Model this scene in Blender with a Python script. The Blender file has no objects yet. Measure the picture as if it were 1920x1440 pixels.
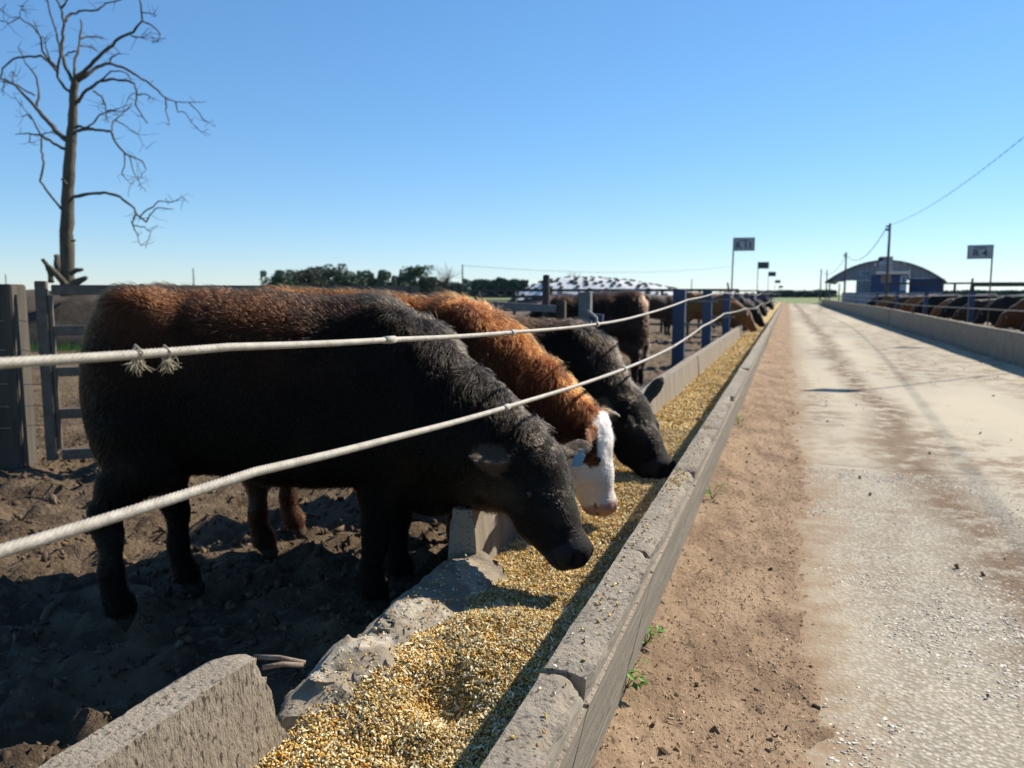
import bpy, bmesh, math, random
import numpy as np
from mathutils import Vector, Matrix

S = bpy.context.scene
C = S.collection
R = math.radians
rng = np.random.default_rng(11)
random.seed(11)

# ------------------------------------------------------------------ camera, sky, sun, exposure
F = 1450.0; CAMZ = 1.3
PITCH = math.atan(168 / F); YAW = math.atan(517 * math.cos(PITCH) / F)
camd = bpy.data.cameras.new('camera'); cam = bpy.data.objects.new('camera', camd); C.objects.link(cam)
cam.location = (0, 0, CAMZ); cam.rotation_euler = (math.pi / 2 - PITCH, 0, YAW)
camd.sensor_width = 36; camd.lens = 36 * F / 1920; camd.clip_start = .05; camd.clip_end = 6000
camd.dof.use_dof = True; camd.dof.focus_distance = 1.75; camd.dof.aperture_fstop = 4.6
S.camera = cam

SUN_AZ = (.60, .80); SUN_EL = R(37)
world = bpy.data.worlds.new('World'); S.world = world; world.use_nodes = True
wn = world.node_tree; wn.nodes.clear()
sky = wn.nodes.new('ShaderNodeTexSky'); sky.sky_type = 'NISHITA'; sky.sun_disc = False
sky.sun_elevation = SUN_EL; sky.sun_rotation = math.atan2(SUN_AZ[0], SUN_AZ[1])
sky.air_density = 1.0; sky.dust_density = 0; sky.ozone_density = 10.0; sky.altitude = 0
bg = wn.nodes.new('ShaderNodeBackground'); bg.inputs['Strength'].default_value = .139
wo = wn.nodes.new('ShaderNodeOutputWorld')
gm = wn.nodes.new('ShaderNodeGamma'); gm.inputs['Gamma'].default_value = .72      # the phone's flat tone curve over the whole sky
hs = wn.nodes.new('ShaderNodeHueSaturation'); hs.inputs['Saturation'].default_value = 1.14
wn.links.new(sky.outputs[0], gm.inputs[0]); wn.links.new(gm.outputs[0], hs.inputs['Color']); wn.links.new(hs.outputs[0], bg.inputs[0]); wn.links.new(bg.outputs[0], wo.inputs[0])
sl = bpy.data.lights.new('sun', 'SUN'); sl.energy = 4.8; sl.angle = R(.53); sl.color = (1, .93, .82)
so = bpy.data.objects.new('sun', sl); C.objects.link(so)
_d = Vector((SUN_AZ[0] * math.cos(SUN_EL), SUN_AZ[1] * math.cos(SUN_EL), math.sin(SUN_EL)))
so.rotation_euler = _d.to_track_quat('Z', 'Y').to_euler(); so.location = (20, 20, 30)
S.view_settings.view_transform = 'Standard'; S.view_settings.look = 'None'
S.view_settings.exposure = .85; S.view_settings.gamma = 1
S.render.engine = 'CYCLES'
S.cycles.max_bounces = 6; S.cycles.diffuse_bounces = 3; S.cycles.glossy_bounces = 3
S.cycles.transmission_bounces = 4; S.cycles.transparent_max_bounces = 6
try: S.cycles.use_denoising = True
except Exception: pass

# ------------------------------------------------------------------ camera geometry used to read sizes off the photograph
_r = np.array([math.cos(YAW), math.sin(YAW), 0]); _fh = np.array([-math.sin(YAW), math.cos(YAW), 0])
_fw = _fh * math.cos(PITCH) + np.array([0, 0, -math.sin(PITCH)]); _up = _fh * math.sin(PITCH) + np.array([0, 0, math.cos(PITCH)])
_C = np.array([0, 0, CAMZ])
def ray(x, y): return _fw + _r * (x - 960) / F - _up * (y - 720) / F
def uz(x, y, z): d = ray(x, y); return _C + d * ((z - CAMZ) / d[2])
def uD(x, y, D): d = ray(x, y); return _C + d * (D / np.dot(d, _fh))

# ------------------------------------------------------------------ noise
def _hash(ix, iy, iz):
    h = (ix * 374761393 + iy * 668265263 + iz * 2147483647 + 1013904223).astype(np.int64) & 0xFFFFFFFF
    h = ((h ^ (h >> 13)) * 1274126177) & 0xFFFFFFFF
    h = (h ^ (h >> 16)) & 0xFFFFFF
    return h / float(0xFFFFFF)
def vnoise(x, y, z=None):
    x = np.asarray(x, float); y = np.asarray(y, float); z = np.zeros_like(x) if z is None else np.asarray(z, float)
    ix, iy, iz = np.floor(x).astype(np.int64), np.floor(y).astype(np.int64), np.floor(z).astype(np.int64)
    fx, fy, fz = x - ix, y - iy, z - iz
    fx, fy, fz = fx * fx * (3 - 2 * fx), fy * fy * (3 - 2 * fy), fz * fz * (3 - 2 * fz)
    o = 0
    for a in (0, 1):
        for b in (0, 1):
            for c in (0, 1):
                o = o + _hash(ix + a, iy + b, iz + c) * (fx if a else 1 - fx) * (fy if b else 1 - fy) * (fz if c else 1 - fz)
    return o * 2 - 1
def fbm(x, y, z=None, o=4):
    s = 0; a = .5
    for i in range(o):
        k = 2.0 ** i * (1 + .03 * i)
        s = s + a * vnoise(np.asarray(x) * k + 17.3 * i, np.asarray(y) * k - 9.1 * i, None if z is None else np.asarray(z) * k + 3.7 * i); a *= .5
    return s

# ------------------------------------------------------------------ materials
MATS = {}
def mat(name, col, rough=.9, col2=None, scale=8, bump=0, bscale=None, detail=6, spec=.25, stretch=None, lo=.35, hi=.68, metal=0, attr=None, obj=False, tri=None):
    m = bpy.data.materials.new(name); m.use_nodes = True; nt = m.node_tree; N = nt.nodes; L = nt.links
    b = N['Principled BSDF']; b.inputs['Roughness'].default_value = rough; b.inputs['Specular IOR Level'].default_value = spec
    b.inputs['Metallic'].default_value = metal
    out = None
    tc = N.new('ShaderNodeTexCoord' if obj else 'ShaderNodeNewGeometry')
    src = tc.outputs['Object'] if obj else tc.outputs['Position']
    mp = N.new('ShaderNodeMapping'); L.new(src, mp.inputs['Vector'])
    if stretch: mp.inputs['Scale'].default_value = stretch
    def mixc(f, a, bb, fac=None):
        mx = N.new('ShaderNodeMix'); mx.data_type = 'RGBA'
        if f is not None: L.new(f, mx.inputs['Factor'])
        else: mx.inputs['Factor'].default_value = fac
        for s_, v in ((mx.inputs['A'], a), (mx.inputs['B'], bb)):
            if isinstance(v, tuple): s_.default_value = (*v, 1)
            else: L.new(v, s_)
        return mx.outputs['Result']
    def noise(sc, det=6, rr=.6):
        n = N.new('ShaderNodeTexNoise'); n.inputs['Scale'].default_value = sc; n.inputs['Detail'].default_value = det; n.inputs['Roughness'].default_value = rr
        L.new(mp.outputs[0], n.inputs['Vector']); return n.outputs['Fac']
    def ramp(f, a, bq):
        r = N.new('ShaderNodeMapRange'); r.inputs['From Min'].default_value = a; r.inputs['From Max'].default_value = bq; L.new(f, r.inputs['Value']); return r.outputs[0]
    m['_'] = 1
    cur = col
    if attr:
        at = N.new('ShaderNodeAttribute'); at.attribute_name = attr; cur = at.outputs['Color']
    if col2 is not None:
        cur = mixc(ramp(noise(scale, detail), lo, hi), cur, col2)
    if tri is not None:  # third tone, finer specks
        c3, sc3, lo3, hi3 = tri
        cur = mixc(ramp(noise(sc3, 3, .5), lo3, hi3), cur, c3)
    if isinstance(cur, tuple): b.inputs['Base Color'].default_value = (*cur, 1)
    else: L.new(cur, b.inputs['Base Color'])
    if bump:
        bp = N.new('ShaderNodeBump'); bp.inputs['Strength'].default_value = bump; bp.inputs['Distance'].default_value = .06 if name == 'mud' else .02
        L.new(noise(bscale or scale * 4, 8, .65), bp.inputs['Height']); L.new(bp.outputs[0], b.inputs['Normal'])
    MATS[name] = m; m.pop('_', None)
    return m

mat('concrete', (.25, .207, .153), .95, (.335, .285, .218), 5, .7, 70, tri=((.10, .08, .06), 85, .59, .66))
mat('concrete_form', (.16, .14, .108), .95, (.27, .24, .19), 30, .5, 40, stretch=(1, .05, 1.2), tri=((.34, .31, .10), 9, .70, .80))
mat('concrete_rib', (.26, .215, .16), .95, (.175, .145, .108), 14, .4, 30, stretch=(1, 1, .06), lo=.4, hi=.65)
mat('concrete_face', (.275, .228, .168), .95, (.215, .177, .13), 12, .9, 70, stretch=(1, 1, .4), tri=((.075, .06, .045), 105, .575, .635))
mat('broken', (.285, .238, .175), .95, (.20, .165, .12), 7, .7, 45, tri=((.42, .37, .29), 4, .56, .60))
mat('mud', (.185, .128, .075), .95, (.09, .061, .036), 3.2, 1.0, 34, lo=.42, hi=.6, tri=((.17, .125, .08), 21, .54, .64))
mat('bank', (.035, .027, .02), .95, (.07, .055, .04), 2.2, .9, 9)
mat('soil', (.30, .205, .125), .97, (.19, .122, .072), 4.5, .8, 60, stretch=(.9, .55, 1), lo=.42, hi=.62, tri=((.10, .064, .038), 48, .60, .68))
mat('steel_blue', (.018, .042, .105), .55, (.03, .045, .075), 30, .1, spec=.5)
mat('steel_grey', (.14, .14, .145), .55, (.09, .085, .08), 20, .15, spec=.5)
mat('gate_steel', (.14, .115, .09), .6, (.085, .062, .045), 14, .2, spec=.4)
mat('old_wood', (.055, .046, .036), .95, (.10, .085, .065), 12, .7, 30, stretch=(1, 1, .12))
mat('dark_wood', (.035, .03, .027), .9, (.075, .065, .055), 14, .5, 25, stretch=(1, 1, .15))
mat('bark', (.065, .056, .042), .95, (.11, .095, .072), 10, .7, 20, stretch=(1, 1, .3), obj=True)
mat('cable', (.36, .33, .275), .6, (.24, .21, .165), 40, .15, spec=.4)
mat('rust', (.16, .11, .075), .8, (.24, .2, .16), 30, .3)
mat('pipe_dark', (.035, .045, .04), .6, (.06, .055, .045), 10, .1)
mat('black', (.012, .012, .012), .6)
mat('wire', (.03, .03, .032), .6)
mat('pole_wood', (.075, .068, .06), .9, (.12, .10, .085), 8, .3)
mat('sign_panel', (.32, .36, .36), .6, (.27, .31, .31), 6)
mat('sign_dark', (.05, .075, .085), .6)
mat('sign_frame', (.12, .16, .13), .6)
mat('sign_ink', (.035, .045, .16), .6)
mat('tarp', (.66, .66, .64), .6, (.45, .46, .46), .8)
mat('silage', (.06, .05, .035), .95, (.10, .085, .055), 2)
mat('grass_far', (.11, .16, .045), .95, (.17, .19, .07), .05)
mat('earth_far', (.16, .125, .088), .95, (.10, .078, .055), .35, .3, 3)
mat('weed', (.17, .30, .045), .6, (.10, .19, .03), 60)
mat('twine', (.36, .31, .22), .9)
mat('straw', (.45, .36, .2), .8)
mat('tag_blue', (.20, .32, .42), .5)
mat('roof_metal', (.22, .23, .24), .5, (.11, .12, .125), .8)
mat('gable', (.27, .29, .31), .7, (.18, .20, .22), 5, stretch=(1, .02, .02))
mat('paint_blue', (.035, .062, .15), .6, (.055, .075, .12), 2)
mat('paint_white', (.6, .58, .55), .6)
mat('cream_fascia', (.62, .55, .46), .7)  # warm off-white, shared by the fascia and the floodlight boxes
mat('door_pale', (.30, .36, .42), .5)
mat('glass_dark', (.02, .025, .03), .1, spec=.5)
mat('notice', (.25, .14, .13), .7)
mat('eye', (.006, .005, .004), .25, spec=.4)
mat('grain', (.5, .3, .08), .75, attr='col', spec=.12)
mat('grain_base', (.40, .27, .09), .9, (.52, .39, .17), 110, .9, 130, tri=((.10, .06, .02), 70, .60, .72))
mat('grain_far', (.40, .28, .11), .9, (.26, .17, .06), 22, .9, 40)
mat('hide', (.02, .015, .01), .85, attr='col', spec=.15, bump=.3, bscale=60, obj=True)

def hide_far():
    m = bpy.data.materials.new('hide_plain'); m.use_nodes = True; nt = m.node_tree; b = nt.nodes['Principled BSDF']
    oi = nt.nodes.new('ShaderNodeObjectInfo'); tc = nt.nodes.new('ShaderNodeTexCoord')
    n = nt.nodes.new('ShaderNodeTexNoise'); n.inputs['Scale'].default_value = 9; n.inputs['Detail'].default_value = 5
    nt.links.new(tc.outputs['Object'], n.inputs['Vector'])
    mr = nt.nodes.new('ShaderNodeMapRange'); mr.inputs['To Min'].default_value = .6; mr.inputs['To Max'].default_value = 1.4
    nt.links.new(n.outputs['Fac'], mr.inputs['Value'])
    mx = nt.nodes.new('ShaderNodeMix'); mx.data_type = 'RGBA'; mx.blend_type = 'MULTIPLY'; mx.inputs['Factor'].default_value = 1
    nt.links.new(oi.outputs['Color'], mx.inputs['A']); nt.links.new(mr.outputs[0], mx.inputs['B']); nt.links.new(mx.outputs['Result'], b.inputs['Base Color'])
    b.inputs['Roughness'].default_value = .8; b.inputs['Specular IOR Level'].default_value = .2
    b.inputs['Sheen Weight'].default_value = .25; b.inputs['Sheen Roughness'].default_value = .4
    MATS['hide_plain'] = m
hide_far()
def hair_mat():
    m = bpy.data.materials.new('hair'); m.use_nodes = True; nt = m.node_tree; nt.nodes.clear()
    h = nt.nodes.new('ShaderNodeBsdfHairPrincipled'); h.parametrization = 'COLOR'
    a = nt.nodes.new('ShaderNodeAttribute'); a.attribute_name = 'hcol'
    o = nt.nodes.new('ShaderNodeOutputMaterial')
    h.inputs['IOR'].default_value = 1.22; h.inputs['Roughness'].default_value = .38; h.inputs['Radial Roughness'].default_value = .55
    nt.links.new(a.outputs['Color'], h.inputs['Color']); nt.links.new(h.outputs[0], o.inputs[0])
    MATS['hair'] = m
hair_mat()

def road_mat():
    m = bpy.data.materials.new('road_concrete'); m.use_nodes = True; nt = m.node_tree; N = nt.nodes; L = nt.links; b = N['Principled BSDF']
    b.inputs['Roughness'].default_value = .93; b.inputs['Specular IOR Level'].default_value = .2
    g = N.new('ShaderNodeNewGeometry')
    def noise(sc, det=5, rough=.6, vec=None):
        n = N.new('ShaderNodeTexNoise'); n.inputs['Scale'].default_value = sc; n.inputs['Detail'].default_value = det; n.inputs['Roughness'].default_value = rough
        L.new(vec or g.outputs['Position'], n.inputs['Vector']); return n.outputs['Fac']
    def rng_(f, a, bq, c=0, d=1):
        r = N.new('ShaderNodeMapRange'); r.inputs['From Min'].default_value = a; r.inputs['From Max'].default_value = bq; r.inputs['To Min'].default_value = c; r.inputs['To Max'].default_value = d; L.new(f, r.inputs['Value']); return r.outputs[0]
    def mix(f, a, bq):
        x = N.new('ShaderNodeMix'); x.data_type = 'RGBA'; L.new(f, x.inputs['Factor'])
        for s_, v in ((x.inputs['A'], a), (x.inputs['B'], bq)):
            if isinstance(v, tuple): s_.default_value = (*v, 1)
            else: L.new(v, s_)
        return x.outputs['Result']
    def mth(op, a, bq):
        x = N.new('ShaderNodeMath'); x.operation = op
        for i, v in enumerate((a, bq)):
            if isinstance(v, (int, float)): x.inputs[i].default_value = v
            else: L.new(v, x.inputs[i])
        return x.outputs[0]
    mp = N.new('ShaderNodeMapping'); mp.inputs['Scale'].default_value = (1, .3, 1); L.new(g.outputs['Position'], mp.inputs['Vector'])
    sx = N.new('ShaderNodeSeparateXYZ'); L.new(g.outputs['Position'], sx.inputs[0])
    X, Y = sx.outputs[0], sx.outputs[1]
    worn = rng_(noise(.55, 5, .6, mp.outputs[0]), .38, .62)             # dust film against bare concrete
    base = mix(worn, (.44, .375, .265), (.345, .302, .225))
    # exposed stone in the near wheel track
    vo = N.new('ShaderNodeTexVoronoi'); vo.inputs['Scale'].default_value = 58; vo.inputs['Randomness'].default_value = 1; L.new(g.outputs['Position'], vo.inputs['Vector'])
    stones = rng_(mth('ADD', mth('MULTIPLY', vo.outputs['Distance'], .8), mth('MULTIPLY', noise(60, 5, .75), .5)), .42, .85, 0, 1)
    bw_ = N.new('ShaderNodeRGBToBW'); L.new(vo.outputs['Color'], bw_.inputs[0]); cellv = rng_(bw_.outputs[0], .25, .75)
    near = mth('MULTIPLY', rng_(Y, 6.6, 5.9), rng_(mth('ABSOLUTE', mth('SUBTRACT', X, mth('ADD', .55, mth('MULTIPLY', noise(.9), .5))), 0), .75, .35))
    stcol = mix(stones, mix(cellv, (.32, .28, .215), (.50, .45, .36)), (.24, .205, .15))
    base = mix(mth('MULTIPLY', near, mth('ADD', .45, mth('MULTIPLY', noise(2.4, 4), .8))), base, stcol)
    # brown dung and feed streaks that wander down the lane
    wv = mth('MULTIPLY', mth('SUBTRACT', noise(.3, 3), .5), 1.1)
    dist = mth('ABSOLUTE', mth('SUBTRACT', X, mth('ADD', 1.02, wv)), 0)
    streak = mth('MULTIPLY', rng_(dist, .34, .06), rng_(noise(4.2, 8, .78), .42, .52))
    base = mix(streak, base, (.15, .098, .055))
    blot = mth('MULTIPLY', rng_(noise(2.6, 8, .78), .47, .56), rng_(mth('ADD', noise(.5, 3, .5, mp.outputs[0]), mth('MULTIPLY', rng_(X, .9, 1.8), .08)), .48, .58))
    base = mix(mth('MULTIPLY', blot, .85), base, (.18, .12, .068))
    edge = mth('MULTIPLY', rng_(mth('ADD', X, mth('MULTIPLY', mth('SUBTRACT', noise(5, 8, .75), .5), -1.2)), .40, .02), 1)
    base = mix(edge, base, (.25, .165, .098))
    fine = rng_(noise(160, 2), .3, .7, .82, 1.12)
    fm = N.new('ShaderNodeMix'); fm.data_type = 'RGBA'; fm.blend_type = 'MULTIPLY'; fm.inputs['Factor'].default_value = 1
    L.new(base, fm.inputs['A']); L.new(fine, fm.inputs['B']); L.new(fm.outputs['Result'], b.inputs['Base Color'])
    bp = N.new('ShaderNodeBump'); bp.inputs['Strength'].default_value = .32; bp.inputs['Distance'].default_value = .005
    hh = mth('ADD', mth('MULTIPLY', noise(75, 6, .7), .8), mth('MULTIPLY', mth('MULTIPLY', stones, near), -2.6))
    L.new(hh, bp.inputs['Height']); L.new(bp.outputs[0], b.inputs['Normal'])
    MATS['road'] = m
road_mat()

# ------------------------------------------------------------------ mesh helpers
def link(o, parent=None):
    C.objects.link(o)
    if parent is not None: o.parent = parent
    return o
def tag(o, label=None, cat=None, group=None, kind=None):
    if label: o['label'] = label
    if cat: o['category'] = cat
    if group: o['group'] = group
    if kind: o['kind'] = kind
    return o
def empty(name, loc, rz=0, **k):
    o = bpy.data.objects.new(name, None); o.empty_display_size = .1; o.location = loc; o.rotation_euler = (0, 0, rz); link(o); return tag(o, **k)
def mesh_np(name, V, Q, m, parent=None, smooth=True, cols=None):
    me = bpy.data.meshes.new(name); V = np.asarray(V, np.float32); Q = np.asarray(Q, np.int32); n = Q.shape[1]
    me.vertices.add(len(V)); me.vertices.foreach_set('co', V.ravel())
    me.loops.add(Q.size); me.loops.foreach_set('vertex_index', Q.ravel())
    me.polygons.add(len(Q)); me.polygons.foreach_set('loop_start', np.arange(len(Q), dtype=np.int32) * n)
    me.polygons.foreach_set('use_smooth', np.full(len(Q), smooth))
    me.materials.append(MATS[m]); me.update(calc_edges=True)
    if cols is not None:
        a = me.color_attributes.new('col', 'FLOAT_COLOR', 'POINT'); c = np.ones((len(V), 4), np.float32); c[:, :3] = cols; a.data.foreach_set('color', c.ravel())
    o = bpy.data.objects.new(name, me); link(o, parent); return o
class MB:
    def __init__(s): s.v = []; s.f = []
    def add(s, vs, fs):
        b = len(s.v); s.v += [tuple(map(float, v)) for v in vs]; s.f += [tuple(i + b for i in f) for f in fs]; return s
    def box(s, lo, hi):
        (a, b, c), (d, e, f) = lo, hi
        return s.add([(a, b, c), (d, b, c), (d, e, c), (a, e, c), (a, b, f), (d, b, f), (d, e, f), (a, e, f)], [(0, 3, 2, 1), (4, 5, 6, 7), (0, 1, 5, 4), (1, 2, 6, 5), (2, 3, 7, 6), (3, 0, 4, 7)])
    def bar(s, a, b, w, h=None, up=(0, 0, 1)):
        a, b = Vector(a), Vector(b); h = h or w; d = (b - a).normalized(); sd = d.cross(Vector(up))
        if sd.length < 1e-4: sd = d.cross(Vector((1, 0, 0)))
        sd.normalize(); u = sd.cross(d)
        vs = [p + sd * (w / 2 * i) + u * (h / 2 * j) for p in (a, b) for i, j in ((-1, -1), (1, -1), (1, 1), (-1, 1))]
        return s.add(vs, [(0, 1, 2, 3), (4, 7, 6, 5), (0, 4, 5, 1), (1, 5, 6, 2), (2, 6, 7, 3), (3, 7, 4, 0)])
    def tube(s, pts, rad, n=8, cap=True):
        pts = [Vector(p) for p in pts]; k = len(pts); rad = rad if hasattr(rad, '__len__') else [rad] * k
        ref = Vector((0, 0, 1)); vs = []; prev = None
        for i, p in enumerate(pts):
            d = (pts[min(i + 1, k - 1)] - pts[max(i - 1, 0)]).normalized()
            if prev is None:
                a = d.cross(ref)
                if a.length < 1e-3: a = d.cross(Vector((1, 0, 0)))
            else: a = prev - d * prev.dot(d)
            if a.length < 1e-5: a = d.orthogonal()
            a.normalize(); b = d.cross(a); prev = a
            vs += [p + a * (rad[i] * math.cos(2 * math.pi * j / n)) + b * (rad[i] * math.sin(2 * math.pi * j / n)) for j in range(n)]
        fs = [(i * n + j, i * n + (j + 1) % n, (i + 1) * n + (j + 1) % n, (i + 1) * n + j) for i in range(k - 1) for j in range(n)]
        if cap: fs += [tuple(range(n - 1, -1, -1)), tuple(range((k - 1) * n, k * n))]
        return s.add(vs, fs)
    def build(s, name, m, parent=None, smooth=False, bevel=0):
        me = bpy.data.meshes.new(name); me.from_pydata(s.v, [], s.f); me.materials.append(MATS[m])
        bm = bmesh.new(); bm.from_mesh(me)
        if bevel: bmesh.ops.bevel(bm, geom=bm.edges[:], offset=bevel, segments=2, affect='EDGES')
        bmesh.ops.recalc_face_normals(bm, faces=bm.faces[:]); bm.to_mesh(me); bm.free()
        if smooth: me.polygons.foreach_set('use_smooth', [True] * len(me.polygons))
        o = bpy.data.objects.new(name, me); link(o, parent); return o
def grid_quads(nu, nv):
    i = np.arange(nu * nv).reshape(nu, nv)
    return np.stack([i[:-1, :-1], i[1:, :-1], i[1:, 1:], i[:-1, 1:]], -1).reshape(-1, 4)
def graded(a, b, step0, growth, cap):
    out = [a]; st = step0
    while out[-1] < b: out.append(out[-1] + st); st = min(st * growth, cap)
    out[-1] = b; return np.array(out)
def ordinal(i): return ['first', 'second', 'third', 'fourth', 'fifth', 'sixth', 'seventh', 'eighth', 'ninth', 'tenth', 'eleventh', 'twelfth', 'thirteenth', 'fourteenth', 'fifteenth', 'sixteenth'][i]

PEN_Z = .10
# ------------------------------------------------------------------ the ground
gx = np.array([-3000, -400, -150, -60, 60, 150, 400, 3000.]); gy = np.array([-300, -20, 119, 200, 600, 4000.])
XX, YY = np.meshgrid(gx, gy, indexing='ij')
o = mesh_np('ground', np.stack([XX, YY, np.full_like(XX, -.06)], -1).reshape(-1, 3), grid_quads(len(gx), len(gy)), 'grass_far'); tag(o, kind='structure')

def mud_h(x, y):
    n1 = fbm(x * 1.1, y * 1.1, None, 3); n2 = fbm(x * 5.5 + 40, y * 5.5, None, 3); n3 = fbm(x * 17, y * 17 + 9, None, 3)
    hoof = np.clip(vnoise(x * 7.5 + 3, y * 7.5 + 8) - .28, 0, 1)
    clod = np.clip(vnoise(x * 13 - 30, y * 13 + 60) - .42, 0, 1)
    rg = lambda k, a: 1 - 2.6 * np.abs(vnoise(x * k + a, y * k - a)) - .2
    return .04 * n1 + .03 * n2 + .02 * n3 + .036 * rg(4.6, 3) * (1 + n2) + .024 * rg(10, 7) + .013 * rg(23, 1) - .09 * hoof + .13 * clod
gx = -graded(1.20, 90, .022, 1.012, 9.0)[::-1]; gy = graded(.15, 130, .024, 1.010, 9.0)
XX, YY = np.meshgrid(gx, gy, indexing='ij')
fade = 1 / (1 + (np.hypot(XX, YY) / 26) ** 3)
near_cows = np.exp(-(((XX + 1.9) / .8) ** 4 + ((YY - 3.0) / 1.2) ** 4))
ZZ = PEN_Z + (mud_h(XX, YY) * (1 - .4 * near_cows) - .008 + .042 * near_cows) * fade
XX2 = XX.copy()
o = mesh_np('pen_ground', np.stack([XX2, YY, ZZ], -1).reshape(-1, 3), grid_quads(len(gx), len(gy)), 'mud'); tag(o, kind='structure')
gx = graded(5.05, 90, .3, 1.1, 9); gy = graded(2, 130, .5, 1.08, 9)
XX, YY = np.meshgrid(gx, gy, indexing='ij')
o = mesh_np('pen_ground', np.stack([XX, YY, PEN_Z + .04 * fbm(XX, YY)], -1).reshape(-1, 3), grid_quads(len(gx), len(gy)), 'earth_far'); tag(o, kind='structure')

# road: bed with concrete slabs as pieces
gx = np.array([-1.1, 4.9]); gy = np.array([-6, 118.])
XX, YY = np.meshgrid(gx, gy, indexing='ij')
road = mesh_np('road', np.stack([XX, YY, np.full_like(XX, -.03)], -1).reshape(-1, 3), grid_quads(2, 2), 'soil'); tag(road, kind='structure')
joints = [-6, 6.35, 16.9, 28.6, 41, 54, 68, 84, 101, 118]
for a, b in zip(joints[:-1], joints[1:]):
    nx = 90 if b < 8 else 40; ny = int(min(160, (b - a) * 14)) if b < 20 else 40
    gx = np.linspace(.0, 4.02, nx); gy = np.linspace(a + .004, b - .004, ny)
    XX, YY = np.meshgrid(gx, gy, indexing='ij')
    ZZ = .004 * fbm(XX * 1.3, YY * 1.3) + .003 * fbm(XX * 9, YY * 9)
    edge = np.minimum(np.abs(YY - a), np.abs(YY - b)); ZZ -= .008 * np.exp(-(edge / .012) ** 2)
    mesh_np('slab', np.stack([XX, YY, ZZ], -1).reshape(-1, 3), grid_quads(nx, ny), 'road', road)
# soil verge banked against the trough wall
gx = np.linspace(-.56, .42, 80); gy = graded(.3, 118, .012, 1.008, 2.5)
XX, YY = np.meshgrid(gx, gy, indexing='ij')
def verge_h(x, y):
    t = np.clip((.0 + .07 * fbm(y * 1.2 + 4, x * 0 + 2) - x) / .50, -.6, 1)
    return .012 + .075 * np.sign(t) * np.abs(t) ** 1.25 + (.014 * fbm(x * 7, y * 5) + .012 * fbm(x * 26, y * 22)) / (1 + (y / 25) ** 2)
o = mesh_np('verge', np.stack([XX, YY, verge_h(XX, YY)], -1).reshape(-1, 3), grid_quads(len(gx), len(gy)), 'soil'); tag(o, kind='structure')

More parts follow.
